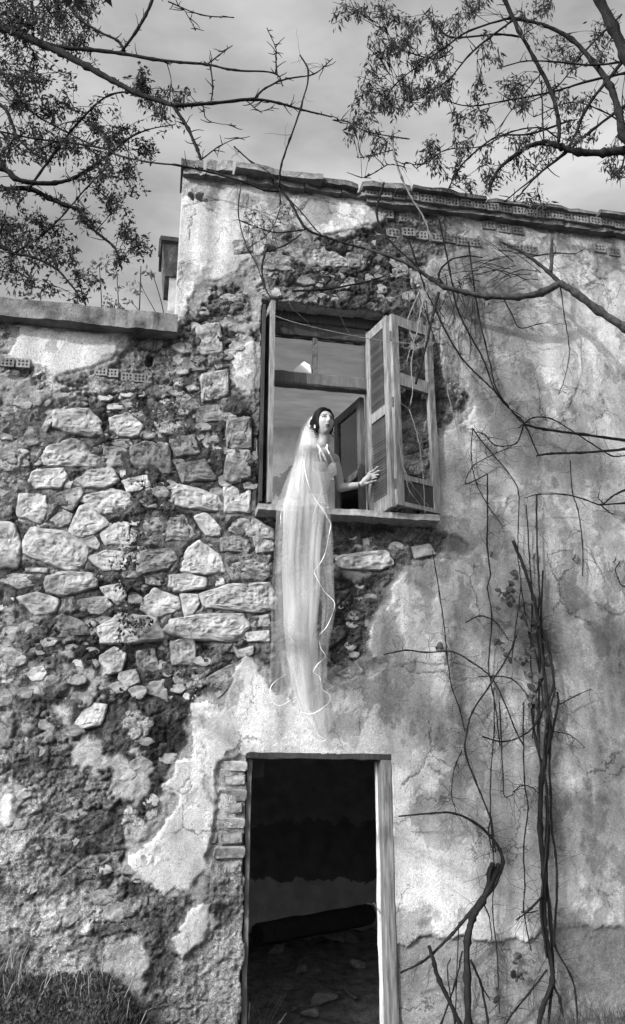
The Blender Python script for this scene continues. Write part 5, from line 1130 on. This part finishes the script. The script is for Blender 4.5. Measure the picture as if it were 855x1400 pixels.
B.chain([wrR+Vector((.02, .015, 0)), wrR+Vector((.05, .045, 0)), wrR+Vector((.075, .05, -.005))], [.012, .009, .007], 8)
# head: an ellipsoid worked into a face; local x = her left, y = back, z = up
HC = P(443.0, 579.0, -.085)
hy, hp_, hr_ = R(13), R(6), R(-3)
fH = Vector((math.sin(hy)*math.cos(hp_), -math.cos(hy)*math.cos(hp_), math.sin(hp_))); xH = fH.cross(zz).normalized()*-1; xH = -xH if xH.x < 0 else xH
uH = xH.cross(fH); uH = -uH if uH.z < 0 else uH
xH, uH = xH*math.cos(hr_)+uH*math.sin(hr_), uH*math.cos(hr_)-xH*math.sin(hr_)
def gs(a, w): return math.exp(-(a/w)**2)
def headpt(x, y, z):
    """unit sphere point -> head surface in head axes (y<0 is the face)"""
    X_, Y_, Z_ = x*.075, y*.090, z*.110
    low = max(0, -z)
    X_ *= 1-.36*low**1.6; 
    if y > 0: Y_ *= 1-.42*low**1.2
    front = max(0, -y)
    if front > 0:
        Y_ += .010*front*max(0, z-.55)/.45                          # forehead slopes back
        f_ = front**.5
        Y_ -= f_*.024*gs(X_, .0105)*gs(Z_+.022, .020)               # nose tip
        Y_ -= f_*.011*gs(X_, .0085)*gs(Z_-.004, .022)               # bridge
        Y_ -= f_*.004*(gs(X_-.013, .008)+gs(X_+.013, .008))*gs(Z_+.028, .009)
        Y_ += f_*.0105*(gs(X_-.031, .017)+gs(X_+.031, .017))*gs(Z_-.008, .012)   # sockets
        Y_ -= f_*.0035*(gs(X_-.031, .010)+gs(X_+.031, .010))*gs(Z_-.007, .006)   # lids
        Y_ -= f_*.004*(gs(X_-.030, .020)+gs(X_+.030, .020))*gs(Z_-.027, .008)    # brow
        Y_ -= f_*.005*(gs(X_-.042, .018)+gs(X_+.042, .018))*gs(Z_+.020, .022)    # cheeks
        Y_ -= f_*.0075*gs(X_, .019)*gs(Z_+.054, .006); Y_ -= f_*.0085*gs(X_, .016)*gs(Z_+.066, .006); Y_ += f_*.003*gs(X_, .02)*gs(Z_+.060, .003)
        Y_ += f_*.004*gs(X_, .02)*gs(Z_+.078, .007); Y_ -= f_*.012*gs(X_, .020)*gs(Z_+.096, .014)  # chin
    return X_, Y_, Z_
i0 = len(B.v); nu, nvv = 110, 84
def H2W(a, b_, c): return HC+xH*a-fH*b_+uH*c
def face_bias(w): return w
for j in range(1, nvv):
    t = math.pi*j/nvv
    for i in range(nu):
        w = 2*math.pi*i/nu; B.v.append(tuple(H2W(*headpt(math.sin(t)*math.cos(w), math.sin(t)*math.sin(w), math.cos(t)))))
a_ = len(B.v); B.v.append(tuple(H2W(*headpt(0, 0, 1)))); b_ = len(B.v); B.v.append(tuple(H2W(*headpt(0, 0, -1))))
for j in range(nvv-2):
    for i in range(nu): B.f.append((i0+j*nu+i, i0+(j+1)*nu+i, i0+(j+1)*nu+(i+1) % nu, i0+j*nu+(i+1) % nu))
for i in range(nu): B.f.append((a_, i0+i, i0+(i+1) % nu)); B.f.append((b_, i0+(nvv-2)*nu+(i+1) % nu, i0+(nvv-2)*nu+i))
for sg in (-1, 1): B.ell(H2W(sg*.073, .012, -.008), (xH*.008*sg, fH*.016, uH*.029), 12, 10)
# grow one continuous skin over all of it
tmp = B.obj('body', M['skin']); bmm = bmesh.new(); bmm.from_mesh(tmp.data); bmesh.ops.recalc_face_normals(bmm, faces=bmm.faces[:]); bmm.to_mesh(tmp.data); bmm.free()
md = tmp.modifiers.new('r', 'REMESH'); md.mode = 'VOXEL'; md.voxel_size = .0032; md.use_smooth_shade = True
ms = tmp.modifiers.new('s', 'SMOOTH'); ms.factor = .5; ms.iterations = 2
dgp = bpy.context.evaluated_depsgraph_get(); bodym = bpy.data.meshes.new_from_object(tmp.evaluated_get(dgp)); bodym.name = 'body'
bpy.data.objects.remove(tmp)
bmm = bmesh.new(); bmm.from_mesh(bodym); soft = [v for v in bmm.verts if (v.co-HC).length > .135 and v.co.x < wrL.x-.03]
for _ in range(14): bmesh.ops.smooth_vert(bmm, verts=soft, factor=.5, use_axis_x=True, use_axis_y=True, use_axis_z=True)
bmm.to_mesh(bodym); bmm.free()
bv = np.empty(len(bodym.vertices)*3); bodym.vertices.foreach_get('co', bv); bv = bv.reshape(-1, 3)
hl = bv-np.array(HC); lx = hl@np.array(xH); ly = -(hl@np.array(fH)); lz = hl@np.array(uH)
tone = np.full(len(bv), .24)
fr_ = ly < -.035
def el(cx, cz, rx, rz): return fr_ & (((np.abs(lx)-cx)/rx)**2+((lz-cz)/rz)**2 < 1)
tone[el(.030, .0105, .020, .0105)] = .03        # lids and lashes
tone[el(.030, .0080, .0125, .0042)] = .26         # white of the eye
tone[fr_ & (((lx-.002-np.sign(lx)*.031)/.0062)**2+((lz-.0110)/.0062)**2 < 1)] = .02
brow = fr_ & (np.abs(lz-.031+(np.abs(lx)-.03)**2*6) < .0055) & (np.abs(lx) > .011) & (np.abs(lx) < .054); tone[brow] = .03
tone[fr_ & ((lx/.020)**2+((lz+.060)/.0095)**2 < 1)] = .06
tone[fr_ & (np.abs(lz+.0598) < .0022) & (np.abs(lx) < .02)] = .05
tone[fr_ & (((np.abs(lx)-.008)/.005)**2+((lz+.036)/.003)**2 < 1)] = .12
at_ = bodym.attributes.new('tone', 'FLOAT', 'POINT'); at_.data.foreach_set('value', tone.astype(np.float32))
bodym.materials.clear(); bodym.materials.append(M['skin']); body = pk(link('body', bodym, person))
# dress: a shell over the torso, then a skirt to the floor
bn = np.empty(len(bodym.vertices)*3); bodym.vertices.foreach_get('normal', bn); bn = bn.reshape(-1, 3)
axp = np.array(che); axd = np.array(up1); rel = bv-axp; tt = rel@axd; perp = rel-np.outer(tt, axd); latr = perp@np.array(cl); frn = perp@np.array(cf)
neckline = .024-.034*np.exp(-(latr/.022)**2)*(frn > 0)+.014*np.exp(-((np.abs(latr)-.065)/.035)**2)*(frn > 0)
armL = np.minimum(np.linalg.norm(bv-np.array(shL.lerp(elL, .45)), axis=1)-.155, 9); 
ind = (tt < neckline) & (np.abs(latr) < .142+.05*np.clip(-tt/.4, 0, 1)) & (tt > -.62) & (np.linalg.norm(bv-np.array(elL), axis=1) > .11) & (np.linalg.norm(bv-np.array(elR), axis=1) > .10) & (np.linalg.norm(bv-np.array(wrR), axis=1) > .14)
pol = [tuple(p.vertices) for p in bodym.polygons]; remap = -np.ones(len(bv), int); keepf = [p for p in pol if all(ind[i] for i in p)]
us = sorted({i for p in keepf for i in p}); remap[us] = np.arange(len(us))
ripple = .0045+.0012*rng.random(len(us))
o = link('bodice', mesh('bodice', (bv[us]+bn[us]*ripple[:, None]), [tuple(int(remap[i]) for i in p) for p in keepf], M['dress'], True), person); pk(o)
sb = MB(); rows = 12; nn_ = 48
for j in range(rows+1):
    t = j/rows; c = pel.lerp(Vector((pel.x-.02, pel.y+.06, 2.965)), t); rr = .17+.22*t
    for i in range(nn_):
        w = 2*math.pi*i/nn_; fo = 1+.10*t*math.sin(w*9+t); sb.v.append((c.x+rr*fo*math.cos(w)*.8, c.y+rr*fo*math.sin(w)*(.55 if math.sin(w) < 0 else 1.0), c.z))
for j in range(rows):
    for i in range(nn_): sb.f.append((j*nn_+i, (j+1)*nn_+i, (j+1)*nn_+(i+1) % nn_, j*nn_+(i+1) % nn_))
pk(sb.obj('skirt', M['dress'], person, True))
# hair: swept back into a low knot, one curl loose at the cheek
hb = MB(); nu, nvv = 120, 90
def hairg(x, y, z):
    """> 0 where hair grows: outside a slanted face oval, off the neck"""
    e = math.sqrt(((x-.10+.12*z)/.93)**2+((z+.27)/1.0)**2)-1
    g_ = max(e*2.2, (y+.10)*3.5); return min(g_, (z+.66)*4)
def hairk(x, y, z):
    g_ = max(0., min(1., (hairg(x, y, z)+.10)/.34)); g_ = g_*g_*(3-2*g_)
    wave = .014*math.sin(9*x-7*z+5*y)+.010*math.sin(17*x+11*z)
    return .90+g_*(.235+.07*max(0, z)+.08*max(0, y)+.10*max(0, -x)*max(0, z+.4)+wave)
for j in range(nvv+1):
    t = math.pi*j/nvv
    for i in range(nu):
        w = 2*math.pi*i/nu; x, y, z = math.sin(t)*math.cos(w), math.sin(t)*math.sin(w), math.cos(t); k_ = hairk(x, y, z)
        hb.v.append(tuple(H2W(x*.075*k_, y*.090*k_+.003, z*.110*k_+.002)))
for j in range(nvv):
    for i in range(nu): hb.f.append((j*nu+i, (j+1)*nu+i, (j+1)*nu+(i+1) % nu, j*nu+(i+1) % nu))
pk(hb.obj('hair', M['hair'], person, True))
sw = MB()     # locks combed from a side parting down over the temples to the knot
def on_head(v):
    v = v.normalized(); k_ = hairk(v.x, v.y, v.z)+.004; return H2W(v.x*.075*k_, v.y*.090*k_+.003, v.z*.110*k_+.002)
for sg in (-1, 1):
    for k in range(60):
        t_ = k/59; a_ = Vector((.22+random.uniform(-.03, .03), -.66+1.0*t_, .74+.4*math.sin(t_*2.2)))
        m1 = Vector((sg*(.60 if sg > 0 else .66), -.52+.9*t_, .62-.05*t_+random.uniform(-.05, .05))); m2 = Vector((sg*.98, -.05+.5*t_, .10+.25*t_+random.uniform(-.05, .05))); e_ = Vector((sg*.55, .85, -.30+.4*t_))
        pts = [on_head(p) for p in smoothline([a_, m1, m2, e_], 6)]; sw.tube(pts, [.0012+.0012*math.sin(math.pi*min(.96, .1+i/len(pts))) for i in range(len(pts))], 5)
pk(sw.obj('hair_locks', M['hair'], person, True))
kb = Body(); kc = H2W(-.035, .080, -.03); kb.ell(kc, (xH*.055, fH*.05, uH*.05)); kb.ell(H2W(-.02, .080, .035), (xH*.065, fH*.05, uH*.055)); kb.ell(H2W(-.060, .028, -.055), (xH*.016, fH*.022, uH*.045))
for k in range(9): 
    w = k*.7; kb.chain([kc+xH*.05*math.cos(w)+uH*.045*math.sin(w)-fH*.02, kc+xH*.035*math.cos(w+1.2)+uH*.04*math.sin(w+1.2)-fH*.045], [.012, .008], 8)
pk(kb.obj('hair_knot', M['hair'], person, True))
for sx, st, n, L_ in ((.066, (.066, -.035, .01), 26, .115), (-.068, (-.070, -.02, -.01), 22, .085), (.06, (.068, -.012, -.02), 20, .10)):
    cb_ = MB(); pts = []
    for k in range(n):
        t = k/(n-1); pts.append(H2W(st[0]+.009*math.sin(t*9)*(.3+t), st[1]+.009*math.cos(t*9)*(.3+t), st[2]-L_*t))
    cb_.tube(pts, [.0055-.003*(k/n) for k in range(n)], 6); pk(cb_.obj('curl', M['hair'], person, True))
for sg in (-1, 1):
    eb = Body(); eb.ell(H2W(sg*.078, -.002, -.040), (xH*.007, fH*.007, uH*.007), 10, 8); eb.ell(H2W(sg*.078, -.002, -.056), (xH*.0075, fH*.0075, uH*.010), 10, 8); pk(eb.obj('earring', M['pearl'], person, True))
bd = (wrL-elL).normalized(); bc = wrL-bd*.012; ua = bd.orthogonal().normalized(); ub_ = bd.cross(ua)
bb = MB(); bb.tube([bc+(ua*math.cos(w)+ub_*math.sin(w))*.0265 for w in [2*math.pi*k/20 for k in range(21)]], [.0055]*21, 6); br_ = pk(bb.obj('bracelet', M['bracelet'], person, True))
wb_ = Body(); wb_.ell(bc+Vector((-.003, -.026, .004)), (bd*.012, ub_*.012, ua*.006), 12, 8); o = wb_.obj('watch_face', M['pearl'], person, True); pk(o)

# straps of the bodice and the ribbon lying on the shoulder, laid on the body
from mathutils.bvhtree import BVHTree
bvt = BVHTree.FromPolygons([tuple(v) for v in bv], pol)
def on_body(px, py, fall):
    c = Vector(_cam); d = (P(px, py, 0)-c).normalized(); hit = bvt.ray_cast(c, d)[0]
    return hit-d*.007 if hit is not None else P(px, py, fall)
def strap(pts, w, name='strap'):
    q = smoothline([on_body(370+x/4.75, 540+y/4.75, -.05) for x, y in pts], 5); mb = MB()
    for i, p in enumerate(q):
        t = (q[min(i+1, len(q)-1)]-q[max(i-1, 0)]).normalized(); n_ = t.cross((Vector(_cam)-p).normalized()).normalized()*prad(p, w); dn = (Vector(_cam)-p).normalized()*-.003
        mb.v += [tuple(p-n_), tuple(p+n_), tuple(p+n_+dn), tuple(p-n_+dn)]
    for i in range(len(q)-1):
        for c in range(4): mb.f.append((i*4+c, i*4+(c+1) % 4, i*4+4+(c+1) % 4, i*4+4+c))
    mb.f += [(0, 1, 2, 3), tuple(len(mb.v)-4+k for k in (3, 2, 1, 0))]
    pk(mb.obj(name, M['dress'], person))
strap([(299,322),(320,352),(342,385),(360,430),(372,465)], 3.2); strap([(306,335),(318,380),(330,430),(345,472)], 2.0)
strap([(370,320),(364,347),(378,375),(395,405),(412,450)], 2.0)
# ---- veil: layers of gathered tulle from the crown of the head, over the sill and down the wall
VY = [(560, .05), (575, .03), (590, -.06), (610, -.15), (640, -.21), (690, -.27), (720, -.28), (780, -.25), (860, -.21), (940, -.17), (1015, -.13)]
def lerp_tab(tab, y, c):
    for a, b_ in zip(tab[:-1], tab[1:]):
        if y <= b_[0]: t = max(0, (y-a[0])/(b_[0]-a[0])); return a[c]+(b_[c]-a[c])*t
    return tab[-1][c]
def sheet(name, tab, nfold, amp, m, off=0, seed=0, pull=.5, nu_=70, nv_=110, slant=0):
    r = random.Random(seed); ph = [r.uniform(0, 6.28) for _ in range(6)]; v = []; f = []; y0, y1 = tab[0][0], tab[-1][0]
    T_, U_ = np.meshgrid(np.linspace(0, 1, nv_+1), np.linspace(0, 1, nu_+1), indexing='ij'); A1 = vn(U_*nfold*1.6+ph[1]+.5*np.sin(T_*3+ph[2]), T_*2.2+ph[0], 303); A2 = vn(U_*nfold*4+ph[5], T_*3.5+ph[3], 303)
    for j in range(nv_+1):
        t = j/nv_; y = y0+(y1-y0)*t
        xl, xr_ = lerp_tab(tab, y, 1), lerp_tab(tab, y, 2); xl += .8*math.sin(y*.045+ph[3]); xr_ += 1.0*math.sin(y*.05+ph[4])
        am = amp*(.25+.75*min(1, (y-y0)/120))
        for i in range(nu_+1):
            u_ = i/nu_; uu = u_+.018*math.sin(u_*6.28*nfold*.5+ph[0]+t*2)
            Y_ = lerp_tab(VY, y, 1)+off+am*3.2*(A1[j, i]-.5)+am*1.6*(A2[j, i]-.5)+.012*math.sin(t*11+u_*5)
            Y_ += .04*((u_-.5)**2)*2
            yy = y+(slant*(u_-.5)*t)+(3*math.sin(u_*9+ph[2]) if j == nv_ else 0)
            v.append(P(xl+(xr_-xl)*uu, yy, Y_))
    for j in range(nv_):
        for i in range(nu_): a = j*(nu_+1)+i; f.append((a, a+1, a+nu_+2, a+nu_+1))
    return pk(link(name, mesh(name, v, f, m, True), person))
full = [(567,427,433),(574,419,434),(586,412,435),(605,406,437),(640,399,441),(670,391,446),(692,384,449),(720,380,452),(760,379,455),(800,378,456),(830,378,457),(870,379,450),(900,382,447),(930,388,447),(960,398,448),(985,412,449),(1012,428,452)]
core = [(568,427,432),(586,415,433),(640,401,436),(670,394,441),(692,387,444),(760,385,438),(850,387,434),(900,392,436),(950,402,440),(985,414,444),(1010,429,450)]
inner = [(569,426,431),(586,416,431),(640,404,430),(692,388,436),(760,386,430),(850,388,428),(900,393,432),(940,402,436)]
vm = sheet('veil', full, 4, .012, M['tulle_thin'], -.02, 1, slant=10); vm['label'] = 'long translucent tulle veil hanging down the wall'
sheet('veil_layer', core, 4, .008, M['tulle'], .0, 2, slant=12); sheet('veil_layer', inner, 3, .008, M['tulle'], .018, 3); sheet('veil_layer', core, 5, .007, M['tulle_thin'], .03, 4, slant=8)
sheet('veil_layer', [(640,398,420),(692,379,410),(760,375,410),(850,372,420),(900,370,425),(945,369,422),(957,374,408)], 3, .012, M['tulle_mid'], .05, 5)
sheet('veil_layer', [(600,425,437),(640,428,442),(692,436,450),(760,432,455),(830,440,458),(880,438,448),(930,436,446)], 3, .014, M['tulle_thin'], -.035, 6)
def rib_(pts, dY=-.05, w=1.0, k=3.888, ox=350, oy=680):
    q = smoothline([P(ox+x/k, oy+y/k, lerp_tab(VY, oy+y/k, 1)+dY+random.uniform(-.008, .008)) for x, y in pts], 6); mb = MB()
    side_ = Vector((.8, -.5, .35)).normalized()
    for i, p in enumerate(q):
        t = (q[min(i+1, len(q)-1)]-q[max(i-1, 0)]).normalized(); n_ = t.cross(Vector((0, -1, .15))).normalized(); n_ = (n_+Vector((0, -1, 0))*.5*math.sin(i*.5)).normalized(); h_ = prad(p, w)*(.3+.7*abs(math.sin(i*.23+len(pts))))
        mb.v += [tuple(p-n_*h_), tuple(p+n_*h_), tuple(p+n_*h_+Vector((0, .0016, 0))), tuple(p-n_*h_+Vector((0, .0016, 0)))]
    for i in range(len(q)-1):
        for c in range(4): mb.f.append((i*4+c, i*4+(c+1) % 4, i*4+4+(c+1) % 4, i*4+4+c))
    o = mb.obj('ribbon_trim', M['ribbon'], vm); o.location = (0, 0, 0)
rib_([(310,0),(340,45),(375,100),(398,140),(388,200),(370,290),(345,345),(312,390),(322,425),(365,500),(416,555),(410,610),(375,690),(337,735),(345,800),(370,845),(330,885),(306,928),(335,948),(345,975),(352,1020),(392,1050),(384,1095),(300,1150),(234,1141),(285,1180),(330,1260),(372,1290),(305,1298)])
rib_([(148,660),(170,720),(208,780)], -.04, .7)
rib_([(160,940),(95,985),(75,1030),(95,1090),(135,1105),(210,1060)], .0, .8)
rib_([(205,350),(215,430),(240,560),(290,680),(345,740),(385,830)], -.04, .8, 4.75, 370, 540); rib_([(335,610),(310,690),(290,740),(270,830)], -.04, .5, 4.75, 370, 540); rib_([(120,700),(70,760),(68,840)], -.02, .45, 4.75, 370, 540)
